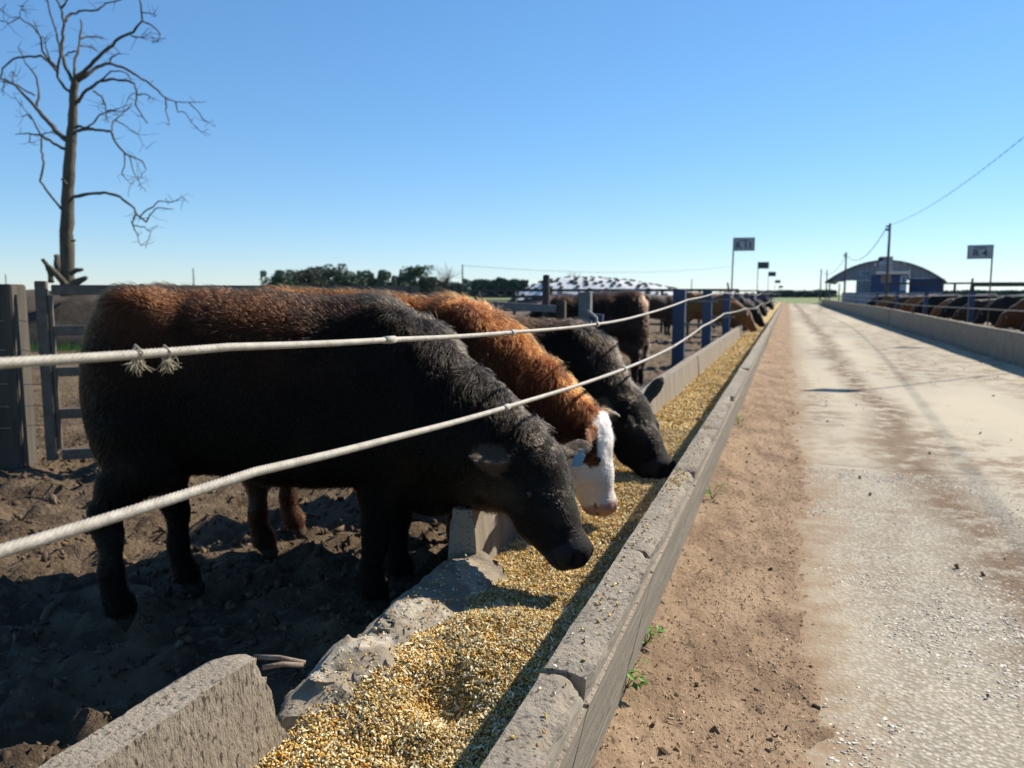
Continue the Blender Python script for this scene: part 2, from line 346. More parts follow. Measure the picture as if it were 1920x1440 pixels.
# ------------------------------------------------------------------ concrete troughs
def block(name, prof, y0, y1, step, m, parent, rough=.004, chip=0, seed=0, face_mat=None, top_fn=None, wob=0, endj=0, slant=0):
    """prof: list of (x, z) going round the outside; lofted along Y with chipped edges and end caps"""
    P = []
    for (a, b) in zip(prof, prof[1:] + prof[:1]):
        n = max(1, int(math.hypot(b[0] - a[0], b[1] - a[1]) / max(step, .012)))
        for i in range(n): P.append((a[0] + (b[0] - a[0]) * i / n, a[1] + (b[1] - a[1]) * i / n))
    P = np.array(P); n = len(P); ny = max(2, int((y1 - y0) / step) + 1); ys = np.linspace(y0, y1, ny)
    cen = P.mean(0)
    X = np.repeat(P[None, :, 0], ny, 0); Z = np.repeat(P[None, :, 1], ny, 0); Y = np.repeat(ys[:, None], n, 1)
    zt = P[:, 1].max()
    if top_fn is not None:
        zn = top_fn(Y); k = np.clip((Z - .05) / (zt - .05), 0, 1); Z = Z + (zn - zt) * k
    if wob: X = X + wob * fbm(Y * .5 + seed, Y * 0 + 3)
    d = rough * .55 * fbm(X * 5 + seed, Y * 5, Z * 5, 3) + rough * .5 * vnoise(X * 45, Y * 45, Z * 45) - rough * 1.6 * np.clip(vnoise(X * 60 + 9, Y * 60, Z * 60) - .55, 0, 1)
    nx, nz = X - cen[0], Z - cen[1]; ln = np.hypot(nx, nz) + 1e-6
    if chip:
        xo = P[:, 0].max(); em = np.exp(-(((X - xo) / .022) ** 2 + ((Z - zt) / .028) ** 2))
        c = (np.clip(fbm(Y * 5 + seed * 3, Z * 5, None, 4) + .10, 0, 1) + .25 * np.clip(vnoise(Y * 40, Z * 40), 0, 1)) * chip * 1.6 * em
        xi = X[:, np.argmax(P[:, 1] - P[:, 0] * .2)].mean()
        em2 = np.exp(-(((X - P[P[:, 1] > zt - .02][:, 0].min()) / .02) ** 2 + ((Z - zt) / .02) ** 2))
        c2 = np.clip(fbm(Y * 6 + seed + 50, Z * 5, None, 4) - .05, 0, 1) * chip * .5 * em2
        # ends of each block are worn round
        ee = np.exp(-((Y - y0) / .02) ** 2) + np.exp(-((Y - y1) / .02) ** 2)
        c = c + .012 * ee * (Z > zt - .06) * (1 + fbm(X * 30, Z * 30 + seed)) + c2
        X = X - np.where(nx > 0, .62, -.5) * c; Z = Z - .75 * c
    X = X + nx / ln * d; Z = Z + nz / ln * d
    if slant: Y = Y + slant * np.clip((zt - Z) / .5, 0, 1) * np.clip((Y - y0) / (y1 - y0), 0, 1) ** 3
    if endj: Y = Y + endj * fbm(X * 9 + seed, Z * 9 + 2, None, 3) * (np.exp(-((Y - y0) / .1) ** 2) + np.exp(-((Y - y1) / .1) ** 2)) + .3 * endj * vnoise(X * 40, Z * 40)
    V = np.stack([X, Y, Z], -1).reshape(-1, 3)
    i = np.arange(ny * n).reshape(ny, n); j = np.roll(i, -1, 1)
    Q = np.stack([i[:-1], j[:-1], j[1:], i[1:]], -1).reshape(-1, 4)
    me_o = mesh_np(name, V, Q, m, parent)
    me = me_o.data
    bm = bmesh.new(); bm.from_mesh(me); bm.verts.ensure_lookup_table()
    for row in (0, ny - 1):
        try: bm.faces.new([bm.verts[k] for k in i[row]])
        except Exception: pass
    bmesh.ops.recalc_face_normals(bm, faces=bm.faces[:]); bm.to_mesh(me); bm.free()
    if face_mat:
        me.materials.append(MATS[face_mat[0]])
        co = np.empty(len(me.polygons) * 3); me.polygons.foreach_get('center', co); nr = np.empty(len(me.polygons) * 3); me.polygons.foreach_get('normal', nr)
        sel = face_mat[1](co.reshape(-1, 3), nr.reshape(-1, 3)); me.polygons.foreach_set('material_index', sel.astype(np.int32))
    try: me.set_sharp_from_angle(angle=R(38))
    except Exception: pass
    return me_o

WT = .56     # top of the road-side wall
trough = empty('feed_trough', (-.75, 3, 0), 0, label='long grey concrete feed trough heaped with yellow corn, left of the road', cat='trough')
def local(o, root):
    o.matrix_parent_inverse = root.matrix_world.inverted() if False else Matrix.Translation(-Vector(root.location)); return o
def wallprof(): # road-side wall: leaning out, with a shallow groove under the cap
    return [(-.58, -.02), (-.428, WT), (-.333, WT), (-.342, WT - .052), (-.362, WT - .056), (-.362, WT - .066), (-.340, WT - .070), (-.455, -.02)]
ys = [.35, 1.41, 2.20, 3.3, 4.4, 5.9, 8.2, 11, 14.5, 19, 25, 33, 45, 60, 80, 112]
for k, (a, b) in enumerate(zip(ys[:-1], ys[1:])):
    st = .011 if b < 3 else .02 if b < 6 else .05 if b < 15 else .25
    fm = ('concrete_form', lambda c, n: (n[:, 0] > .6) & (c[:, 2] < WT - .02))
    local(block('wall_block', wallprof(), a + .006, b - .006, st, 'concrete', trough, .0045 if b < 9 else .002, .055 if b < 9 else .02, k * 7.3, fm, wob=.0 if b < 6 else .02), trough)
CT = .50     # top of the cow-side wall
def cowprof(t=CT): return [(-1.215, -.02), (-1.172, t), (-1.082, t), (-1.045, -.02)]
rib = ('concrete_rib', lambda c, n: (n[:, 0] > .5))
for k, (a, b, st) in enumerate([(.25, 1.36, .012), (2.62, 6.4, .03), (6.42, 10.4, .06), (10.42, 15, .12), (15.02, 20.9, .2), (27, 45, .5), (45.1, 112, 2)]):
    local(block('wall_block', cowprof(), a, b, st, 'concrete', trough, .004 if k < 2 else .002, .02, 31 + k * 5, rib if k else ('concrete_face', lambda c, n: n[:, 0] > .55), wob=.0 if k < 2 else .015, slant=.16 if k == 0 else 0, endj=.05 if k == 0 else 0), trough)
# broken stump of wall between the two
def stump_top(Y): return .335 - .12 * np.clip((1.62 - Y) / .16, 0, 1) ** 1.5 + .035 * fbm(Y * 3.3 + 1, Y * 0) + .03 * vnoise(Y * 9, Y * 0 + 4)
o = block('broken_block', [(-1.21, -.02), (-1.18, .29), (-1.13, .335), (-1.07, .335), (-.97, .285), (-.90, .20), (-.88, -.02)], 1.49, 2.60, .013, 'broken', trough, .018, 0, 77, None, stump_top, 0, .12)
o['label'] = 'crumbled section of the cow-side wall with rough broken top'; local(o, trough)
# two bent reinforcing bars in the gap
for k, (a, b) in enumerate((((476, 1232), (572, 1243)), ((492, 1252), (568, 1247)))):
    p0, p1 = uz(*a, .40), uz(*b, .385); mid = (np.array(p0) + p1) / 2 + np.array([0, 0, .006])
    local(MB().tube([p0, mid, p1], .0065, 8).build('reinforcing_bar', 'rust', trough, True), trough)

# right-hand trough
rt = empty('feed_trough', (4.4, 20, 0), 0, label='long concrete feed trough in shade along the right edge of the road', cat='trough')
def rtop(Y): return .60 + .12 * np.clip((Y - 18) / 20, 0, 1) + .012 * fbm(Y * .35, Y * 0)
ys = [5, 9, 13, 17, 21, 25, 30, 36, 44, 54, 68, 90, 106]
for k, (a, b) in enumerate(zip(ys[:-1], ys[1:])):
    st = .12 if b < 30 else .5
    local(block('wall_block', [(4.07, -.03), (4.02, .62), (4.12, .62), (4.22, -.03)], a + .008, b - .008, st, 'concrete', rt, .004, .02, 101 + k * 3, None, rtop, .03), rt)
local(block('wall_block', [(4.78, -.03), (4.84, .50), (4.93, .50), (4.97, -.03)], 5, 106, 1.0, 'concrete', rt, .003, 0, 200), rt)
local(mesh_np('feed_bed', [(4.1, 5, .3), (4.9, 5, .3), (4.9, 106, .3), (4.1, 106, .3)], [(0, 1, 2, 3)], 'grain_far', rt), rt)

# ------------------------------------------------------------------ corn in the left trough
def grain_h(x, y):
    h = .265 + .02 * fbm(x * 3, y * 3) + .022 * fbm(x * 9 + 5, y * 9)
    h = h + .012 * np.exp(-((x + 1.0) / .16) ** 2) * np.exp(-((y - 2.0) / .5) ** 4)
    h = h + .055 * np.exp(-((x + .80) / .17) ** 2 - ((y - 2.0) / .36) ** 2)
    h = h + .035 * np.exp(-((x + .52) / .14) ** 2)
    hx, hy = _hol[0], _hol[1]
    h = h - .085 * np.exp(-((x - hx) / .10) ** 2 - ((y - hy) / .085) ** 2)
    h = h - .04 * np.exp(-((x + 1.05) / .12) ** 2) * np.clip((1.30 - y) / .2, 0, 1)
    h = h - .03 * np.exp(-((x + .85) / .12) ** 2 - ((y - 2.62) / .3) ** 2)
    h = h - .03 * np.clip((y - 5) / 4, 0, 1)
    return h
_hol = uz(835, 1365, .2)
gx = np.linspace(-1.085, -.44, 70); gy = graded(.5, 112, .014, 1.009, 2.5)
XX, YY = np.meshgrid(gx, gy, indexing='ij')
base = mesh_np('corn_feed', np.stack([XX, YY, grain_h(XX, YY) - .006], -1).reshape(-1, 3), grid_quads(len(gx), len(gy)), 'grain_base')
tag(base, 'loose yellow corn kernels filling the trough in front of the cattle', 'corn', kind='stuff')

KV = np.array([(-.5, -.5, -.28), (.5, -.3, -.2), (.5, .3, -.2), (-.5, .5, -.28), (-.42, -.4, .3), (.42, -.2, .18), (.42, .2, .18), (-.42, .4, .3)]) * np.array([1, .78, .62])
KQ = np.array([(0, 3, 2, 1), (4, 5, 6, 7), (0, 1, 5, 4), (1, 2, 6, 5), (2, 3, 7, 6), (3, 0, 4, 7)])
FV = np.array([(-.5, -.5, 0), (.5, -.35, .06), (.6, .4, 0), (-.4, .5, .09)]) ; FQ = np.array([(0, 1, 2, 3)])
def rand_rot(n, tilt):
    a = rng.uniform(0, 2 * np.pi, n); b = rng.normal(0, tilt, n); c = rng.normal(0, tilt, n)
    ca, sa, cb, sb, cc, sc = np.cos(a), np.sin(a), np.cos(b), np.sin(b), np.cos(c), np.sin(c)
    M = np.empty((n, 3, 3))
    M[:, 0] = np.stack([ca * cb, ca * sb * sc - sa * cc, ca * sb * cc + sa * sc], 1)
    M[:, 1] = np.stack([sa * cb, sa * sb * sc + ca * cc, sa * sb * cc - ca * sc], 1)
    M[:, 2] = np.stack([-sb, cb * sc, cb * cc], 1)
    return M
def scatter(name, P, size, cols, m, tilt=.7, V0=KV, Q0=KQ, parent=None, aspect=None, flat=False, jit=0):
    n = len(P); M = rand_rot(n, tilt); sz = size[:, None, None] * V0[None]
    if aspect is not None: sz = sz * aspect[:, None, :]
    if jit: sz = sz * rng.uniform(1 - jit, 1 + jit, sz.shape)
    V = np.einsum('nij,nkj->nki', M, sz) + P[:, None, :]
    Q = (Q0[None] + (np.arange(n) * len(V0))[:, None, None]).reshape(-1, 4)
    return mesh_np(name, V.reshape(-1, 3), Q, m, parent, len(V0) > 4 and not flat, np.repeat(cols, len(V0), 0))
def kernel_cols(n):
    pal = np.array([(.55, .34, .085), (.60, .42, .15), (.70, .57, .31), (.78, .70, .50), (.44, .21, .04), (.25, .16, .06), (.50, .42, .22)])
    w = np.array([.25, .25, .17, .11, .11, .05, .06]); c = pal[rng.choice(len(pal), n, p=w / w.sum())]
    return np.clip(c * rng.uniform(.75, 1.15, (n, 1)), 0, 1)
def grain_pts(n, ya, yb):
    P = np.stack([rng.uniform(-1.085, -.45, n), rng.uniform(ya, yb, n), np.zeros(n)], 1); P[:, 2] = grain_h(P[:, 0], P[:, 1]) + rng.uniform(-.006, .005, n); return P
Ps = [grain_pts(60000, .85, 3.0), grain_pts(24000, 3.0, 6.0), grain_pts(9000, 6.0, 14), grain_pts(6000, 14, 30)]
Sz = [rng.uniform(.006, .0115, 60000), rng.uniform(.008, .014, 24000), rng.uniform(.014, .026, 9000), rng.uniform(.025, .05, 6000)]
Pn, Sn = np.concatenate(Ps), np.concatenate(Sz)
k = scatter('kernels', Pn, Sn, np.clip(kernel_cols(len(Pn)) * (1 + .45 * fbm(Pn[:, 0] * 7, Pn[:, 1] * 7))[:, None] * np.array([1, .98, .95]), 0, 1), 'grain', .75, aspect=np.stack([np.ones(len(Pn)), rng.uniform(.6, 1.1, len(Pn)), rng.uniform(.6, 1.1, len(Pn))], 1)); k.parent = base; k['kind'] = 'stuff'
# straw flecks over the corn
P = grain_pts(16000, .9, 6); P[:, 2] += .004
f = scatter('straw_flecks', P, rng.uniform(.008, .026, 16000), np.array([(.75, .66, .42)]) * rng.uniform(.35, 1.1, (16000, 1)), 'grain', .5, FV, FQ, aspect=np.stack([np.ones(16000), rng.uniform(.10, .32, 16000), np.ones(16000)], 1)); f.parent = base; f['kind'] = 'stuff'
# a few kernels dropped on the wall top and the stump
n = 620; y = np.concatenate([rng.uniform(.9, 5, 170), rng.normal(3.05, .10, 90), rng.uniform(1.55, 2.55, 360)]); x = np.concatenate([rng.uniform(-.42, -.355, 260), rng.uniform(-1.10, -.93, 360)])
z = np.concatenate([np.full(260, WT + .003), np.interp(x[260:], [-1.13, -1.07, -.97, -.90], [.335, .335, .285, .20]) + .012])
q = scatter('dropped_kernels', np.stack([x, y, z], 1), rng.uniform(.005, .010, n), kernel_cols(n), 'grain', .6); q.parent = base; q['kind'] = 'stuff'
# ------------------------------------------------------------------ spilled feed, clods and straw on the verge and lane
n = 13000
x = rng.uniform(-.47, .12, n) + np.abs(rng.normal(0, .09, n)); y = .8 + 9 * rng.random(n) ** 1.6; 
P = np.stack([x, y, verge_h(x, y) + .002], 1)
c = np.where(rng.random((n, 1)) < .6, np.array([[.58, .44, .25]]), np.array([[.27, .185, .11]])) * rng.uniform(.6, 1.25, (n, 1))
o = scatter('spilled_feed', P, rng.uniform(.003, .008, n) + .008 * rng.random(n) ** 8, c, 'grain', .6, aspect=np.stack([rng.uniform(.6, 1.6, n), np.ones(n) * .7, np.ones(n) * .6], 1)); tag(o, 'spilled feed crumbs strewn along the brown soil beside the trough wall', 'feed', kind='stuff')
n = 24000   # stones worn out of the concrete in the near wheel track
x = .16 + np.abs(rng.normal(.55, .38, n)); y = 1.3 + 4.9 * rng.random(n) ** 1.15; P = np.stack([x, y, np.full(n, -.0012)], 1)
gcol = np.array([[.52, .47, .385]]) * rng.uniform(.6, 1.3, (n, 1)) * np.where(rng.random((n, 1)) < .12, np.array([[.7, .62, .55]]), 1)
o = scatter('road_gravel', P, .005 + .011 * rng.random(n) ** 2.2, gcol, 'grain', .22, jit=.35, aspect=np.stack([rng.uniform(.8, 1.3, n), rng.uniform(.9, 1.4, n), rng.uniform(.35, .7, n)], 1)); tag(o, 'pale gravel stones showing through the worn near end of the lane', 'gravel', kind='stuff')
n = 900
x = np.where(rng.random(n) < .6, rng.uniform(-.45, .3, n), rng.uniform(.3, 3.6, n)); y = 1.2 + 16 * rng.random(n) ** 1.5
z = np.where(x < .3, verge_h(x, y), .006)
P = np.stack([x, y, z + .003], 1)
o = scatter('soil_clods', P, .006 + .022 * rng.random(n) ** 4, np.array([[.16, .105, .06]]) * rng.uniform(.6, 1.5, (n, 1)), 'grain', .8, flat=True); tag(o, 'small dark soil clods scattered over verge and lane', 'clods', kind='stuff')
# clods and kernels in the pen mud
n = 22000
x = -1.25 - 5 * rng.random(n) ** 1.4; y = .3 + 8 * rng.random(n)
nc_ = np.exp(-(((x + 1.9) / .8) ** 4 + ((y - 3.0) / 1.2) ** 4)); z = PEN_Z + mud_h(x, y) * (1 - .4 * nc_) - .008 + .042 * nc_; P = np.stack([x, y, z + .004], 1)
o = scatter('mud_clods', P, .010 + .045 * rng.random(n) ** 5, np.array([[.10, .07, .044]]) * rng.uniform(.5, 1.5, (n, 1)), 'grain', 1.2, jit=.55, aspect=rng.uniform(.5, 1.3, (n, 3))); tag(o, 'broken mud clods covering the pen floor', 'clods', kind='stuff')

# ------------------------------------------------------------------ cattle
def surface_nets(f, org, h):
    s = f < 0; nx, ny, nz = f.shape
    c = np.zeros((nx - 1, ny - 1, nz - 1), np.int8)
    for a in (0, 1):
        for b in (0, 1):
            for d in (0, 1): c += s[a:nx - 1 + a, b:ny - 1 + b, d:nz - 1 + d]
    act = (c > 0) & (c < 8); idx = -np.ones(act.shape, np.int64); I = np.argwhere(act); idx[act] = np.arange(len(I))
    acc = np.zeros((len(I), 3)); cnt = np.zeros(len(I))
    for ax in range(3):
        o1, o2 = [i for i in range(3) if i != ax]
        for a in (0, 1):
            for b in (0, 1):
                p = I.copy(); p[:, o1] += a; p[:, o2] += b; q = p.copy(); q[:, ax] += 1
                fa = f[p[:, 0], p[:, 1], p[:, 2]]; fb = f[q[:, 0], q[:, 1], q[:, 2]]; mk = (fa < 0) != (fb < 0)
                t = np.where(mk, fa / np.where(mk, fa - fb, 1), 0); pt = p.astype(float); pt[:, ax] += t
                acc += pt * mk[:, None]; cnt += mk
    V = acc / cnt[:, None] * h + org
    Q = []
    for ax in range(3):
        o1, o2 = [(1, 2), (2, 0), (0, 1)][ax]
        sl0 = [slice(None)] * 3; sl1 = [slice(None)] * 3; sl0[ax] = slice(0, -1); sl1[ax] = slice(1, None)
        e = s[tuple(sl0)] != s[tuple(sl1)]; E_ = np.argwhere(e)
        ok = (E_[:, o1] > 0) & (E_[:, o2] > 0) & (E_[:, o1] < f.shape[o1] - 1) & (E_[:, o2] < f.shape[o2] - 1); E_ = E_[ok]
        inside = s[E_[:, 0], E_[:, 1], E_[:, 2]]
        cs = []
        for a, b in ((1, 1), (0, 1), (0, 0), (1, 0)):
            q = E_.copy(); q[:, o1] -= a; q[:, o2] -= b; cs.append(idx[q[:, 0], q[:, 1], q[:, 2]])
        q4 = np.stack(cs, 1); q4[~inside] = q4[~inside][:, ::-1]; Q.append(q4)
    return V, np.concatenate(Q)
def smooth_mesh(V, Q, it=3, lam=.5):
    e = np.concatenate([Q[:, [0, 1]], Q[:, [1, 2]], Q[:, [2, 3]], Q[:, [3, 0]]]); n = len(V)
    deg = np.bincount(e[:, 0], minlength=n) + np.bincount(e[:, 1], minlength=n)
    for _ in range(it):
        A = np.zeros_like(V)
        for k in range(3): A[:, k] = np.bincount(e[:, 0], V[e[:, 1], k], n) + np.bincount(e[:, 1], V[e[:, 0], k], n)
        V = V * (1 - lam) + lam * A / deg[:, None]
    return V
STN = np.array([(-.60, .98, .74, .07), (-.575, 1.10, .63, .15), (-.53, 1.165, .565, .215), (-.45, 1.20, .54, .245), (-.32, 1.212, .545, .262), (-.16, 1.205, .53, .295), (0, 1.198, .49, .315), (.14, 1.182, .475, .31), (.28, 1.155, .475, .285), (.40, 1.115, .45, .26), (.50, 1.045, .40, .235), (.60, .94, .365, .20), (.68, .83, .385, .15), (.735, .74, .45, .07)])
class SDF:
    def __init__(s, lo, hi, h):
        s.h = h; s.lo = np.array(lo, float); s.n = np.ceil((np.array(hi) - s.lo) / h).astype(int) + 1
        s.f = np.full(s.n, .35); s.ax = [s.lo[i] + np.arange(s.n[i]) * h for i in range(3)]
    def _box(s, lo, hi):
        a = np.clip(np.floor((np.array(lo) - s.lo) / s.h).astype(int), 0, s.n - 1); b = np.clip(np.ceil((np.array(hi) - s.lo) / s.h).astype(int) + 1, 1, s.n)
        sl = tuple(slice(i, j) for i, j in zip(a, b)); G = np.stack(np.meshgrid(*[s.ax[i][sl[i]] for i in range(3)], indexing='ij'), -1); return sl, G
    def _put(s, sl, d, k):
        f = s.f[sl]; hh = np.maximum(k - np.abs(f - d), 0) / k; s.f[sl] = np.minimum(f, d) - hh * hh * k * .25
    def cone(s, a, b, ra, rb, k=.05):
        a, b = np.array(a, float), np.array(b, float); r = max(ra, rb) + k + .04
        sl, G = s._box(np.minimum(a, b) - r, np.maximum(a, b) + r); ab = b - a
        t = np.clip(((G - a) @ ab) / max(ab @ ab, 1e-9), 0, 1); d = np.linalg.norm(G - a - t[..., None] * ab, axis=-1) - (ra + t * (rb - ra)); s._put(sl, d, k)
    def chain(s, pts, k=.05):
        for p, q in zip(pts[:-1], pts[1:]): s.cone(p[:3], q[:3], p[3], q[3], k)
    def ell(s, c, r, M=None, k=.04, sub=False):
        c = np.array(c, float); r = np.array(r, float); m = r.max() + k + .04; sl, G = s._box(c - m, c + m); q = G - c
        if M is not None: q = q @ np.array(M).T
        k0 = np.linalg.norm(q / r, axis=-1); k1 = np.linalg.norm(q / r ** 2, axis=-1) + 1e-9; d = k0 * (k0 - 1) / k1
        if sub:
            f = s.f[sl]; d = -d; hh = np.maximum(k - np.abs(f - d), 0) / k; s.f[sl] = np.maximum(f, d) + hh * hh * k * .25
        else: s._put(sl, d, k)
    def torso(s):
        x = s.ax[0]; zt = np.interp(x, STN[:, 0], STN[:, 1]); zb = np.interp(x, STN[:, 0], STN[:, 2]); w = np.interp(x, STN[:, 0], STN[:, 3])
        ker = np.hanning(9); ker /= ker.sum()
        sm = lambda v: np.convolve(np.pad(v, 4, mode='edge'), ker, 'valid')
        zt, zb, w = sm(zt), sm(zb), sm(w)
        a = (zt - zb) / 2; c = (zt + zb) / 2; G = np.stack(np.meshgrid(*s.ax, indexing='ij'), -1)
        # barrel widest below the middle, spine fairly flat
        zz = (G[..., 2] - c[:, None, None]) / a[:, None, None]; yy = G[..., 1] / w[:, None, None]
        rho = (np.abs(zz) ** 2.35 + np.abs(yy) ** 2.2) ** (1 / 2.28)
        d = (rho - 1) * np.minimum(a, w)[:, None, None]
        ex = np.maximum(STN[0, 0] - x, x - STN[-1, 0])[:, None, None]; d = np.where(ex > 0, np.maximum(d, 0) + ex, d)
        s.f = np.minimum(s.f, d)
def head_frame(poll, nose, roll):
    u = nose - poll; L = np.linalg.norm(u); u = u / L
    e = np.cross(np.array([0, 0, 1.]), u); e /= np.linalg.norm(e)        # to the animal's left
    d = np.cross(u, e); d /= np.linalg.norm(d)
    if d[2] < 0 and False: d = -d
    cr, sr = math.cos(roll), math.sin(roll); e2 = e * cr + d * sr; d2 = d * cr - e * sr
    return u, e2, d2, L
def cow_geometry(poll, nose, roll=0, legs=None, h=.011, tail=True, ears=((-.25, .15), (-.25, .15))):
    poll, nose = np.array(poll, float), np.array(nose, float); u, e, d, L = head_frame(poll, nose, roll); sc = L / .45
    lo = np.minimum(np.array([-.80, -.46, -.03]), np.minimum(poll, nose) - .3); hi = np.maximum(np.array([.80, .46, 1.32]), np.maximum(poll, nose) + .3); lo[2] = -.03
    s = SDF(lo, hi, h); s.torso()
    # haunch and shoulder masses
    for sg in (-1, 1):
        s.ell((-.43, sg * .15, .92), (.175, .115, .27), k=.10); s.ell((-.46, sg * .13, .76), (.14, .10, .22), k=.08)
        s.ell((.40, sg * .17, .86), (.16, .085, .30), k=.10)
        s.ell((-.42, sg * .14, 1.14), (.09, .08, .06), k=.06)
    H_ = lambda t, ee, dd: poll + (u * t * .45 + e * ee + d * dd) * sc
    Pb = H_(.02, 0, -.07); HB = H_(.22, 0, -.12); TB = H_(.36, 0, -.16)
    W = np.array([.38, 0, 1.03])
    m = lambda a, b, t, up, r: (*(np.array(a) * (1 - t) + np.array(b) * t + np.array([up * .6, 0, up])), r)
    s.chain([(*W, .09), m(W, Pb, .33, .028, .092), m(W, Pb, .66, .022, .084), (*Pb, .075 * sc)], .10)
    A = np.array([.44, 0, .82]); s.chain([(*A, .22), m(A, HB, .5, .0, .16), (*HB, .115 * sc)], .10)
    T = np.array([.58, 0, .56]); s.chain([(*T, .14), m(T, TB, .55, .015, .098), (*TB, .055 * sc)], .08)
    s.ell((.60, 0, .45), (.11, .085, .10), k=.08)
    s.ell((.38, 0, .96), (.22, .15, .16), k=.14); s.ell((.54, 0, .85), (.16, .13, .16), k=.12)
    for sg in (-1, 1):
        s.ell((-.36, sg * .20, 1.10), (.05, .045, .05), k=.07); s.ell((-.56, sg * .09, 1.06), (.04, .035, .05), k=.06); s.ell((.47, sg * .20, .70), (.06, .05, .07), k=.08)
    # head
    M = np.stack([u, e, d]); EAR = []
    s.ell(H_(.14, 0, -.065), np.array([.125, .118, .092]) * sc, M, .05)
    s.ell(H_(.02, 0, -.035), np.array([.05, .07, .05]) * sc, M, .05)
    s.chain([(*H_(.25, 0, -.082), .098 * sc), (*H_(.55, 0, -.086), .086 * sc), (*H_(.80, 0, -.082), .074 * sc)], .05)
    for sg in (-1, 1):
        s.ell(H_(.345, sg * .096, -.038), np.array([.05, .026, .026]) * sc, M, .025)
        s.chain([(*H_(.24, sg * .055, -.185), .064 * sc), (*H_(.55, sg * .044, -.180), .054 * sc), (*H_(.86, sg * .024, -.145), .043 * sc)], .045)
        s.ell(H_(.42, sg * .084, -.115), np.array([.08, .03, .055]) * sc, M, .04)
    s.ell(H_(.945, 0, -.076), np.array([.062, .090, .078]) * sc, M, .03)
    s.ell(H_(.92, 0, -.145), np.array([.055, .060, .036]) * sc, M, .02)
    for sg in (-1, 1):
        s.ell(H_(1.03, sg * .043, -.040), np.array([.032, .015, .021]) * sc, M, .010, True)
        s.ell(H_(.98, sg * .055, -.112), np.array([.07, .055, .005]) * sc, M, .008, True)
        er = ears[0 if sg < 0 else 1]
        if len(er) == 2: ed = e * sg + u * er[0] * -1 + np.array([0, 0, -er[1]]); en = d
        else: ed = np.array(er[:3], float); en = np.array(er[3:], float)
        ed = ed / np.linalg.norm(ed); en = en - ed * (en @ ed); en /= np.linalg.norm(en); ew = np.cross(en, ed)
        c0 = H_(.05, sg * .108, -.065); EAR.append((c0, ed, sc))
        s.cone(c0, c0 + ed * .05 * sc, .034 * sc, .03 * sc, .03)
        s.ell(c0 + ed * .125 * sc, np.array([.092, .043, .017]) * sc, np.stack([ed, ew, en]), .02)
        s.ell(c0 + ed * .125 * sc + en * .022 * sc, np.array([.06, .024, .014]) * sc, np.stack([ed, ew, en]), .012, True)
    # legs: (side, fore/hind, hoof x)
    legs = legs or [(-1, 1, .42), (1, 1, .47), (-1, 0, -.52), (1, 0, -.42)]
    for sg, fr, hx in legs:
        if fr:
            y = sg * .125; s.chain([(.40, sg * .15, .62, .098), (.40 + (hx - .40) * .3, y, .48, .068), (.40 + (hx - .40) * .7, y, .345, .047), (.40 + (hx - .40) * .8 + .008, y, .30, .050), (.40 + (hx - .40) * .85, y, .26, .042), (hx - .012, y, .19, .036), (hx - .014, y, .125, .036), (hx - .002, y, .09, .043), (hx + .012, y, .065, .038)], .03)
            for tz in (-1, 1): s.chain([(hx + .012, y + tz * .014, .06, .026), (hx + .034, y + tz * .019, .020, .031)], .010)
            for tz in (-1, 1): s.cone((hx - .035, y + tz * .018, .085), (hx - .042, y + tz * .018, .068), .012, .009, .01)
        else:
            y = sg * .155; hk = hx - .035
            s.chain([(-.42, sg * .15, .74, .14), ((-.40 + hx * .2 + .1), sg * .165, .61, .10), ((-.46 + hk) / 2, y, .52, .072), (hk - .012, y, .43, .046), (hk - .014, y, .395, .047), (hk + .002, y, .34, .040), (hx - .038, y, .21, .038), (hx - .03, y, .135, .037), (hx - .012, y, .092, .044), (hx, y, .066, .039)], .03)
            for tz in (-1, 1): s.chain([(hx, y + tz * .014, .06, .027), (hx + .022, y + tz * .019, .020, .032)], .010)
            for tz in (-1, 1): s.cone((hx - .045, y + tz * .018, .085), (hx - .052, y + tz * .018, .068), .012, .009, .01)
    if tail: s.chain([(-.53, 0, 1.13, .035), (-.58, .02, 1.05, .028), (-.60, .03, .85, .022), (-.60, .04, .62, .028), (-.59, .05, .45, .018)], .03)
    s.f[:, :, :3] = np.maximum(s.f[:, :, :3], (-(s.ax[2][:3]) + .0)[None, None, :])
    V, Q = surface_nets(s.f, s.lo, h); V = smooth_mesh(V, Q, 4, .5)
    return V, Q, dict(u=u, e=e, d=d, L=L, sc=sc, poll=poll, H=H_, ear=EAR)
def normals(V, Q):
    fn = np.cross(V[Q[:, 2]] - V[Q[:, 0]], V[Q[:, 3]] - V[Q[:, 1]]); n = np.zeros_like(V)
    for k in range(4):
        for j in range(3): n[:, j] += np.bincount(Q[:, k], fn[:, j], len(V))
    return n / (np.linalg.norm(n, axis=1, keepdims=True) + 1e-12)
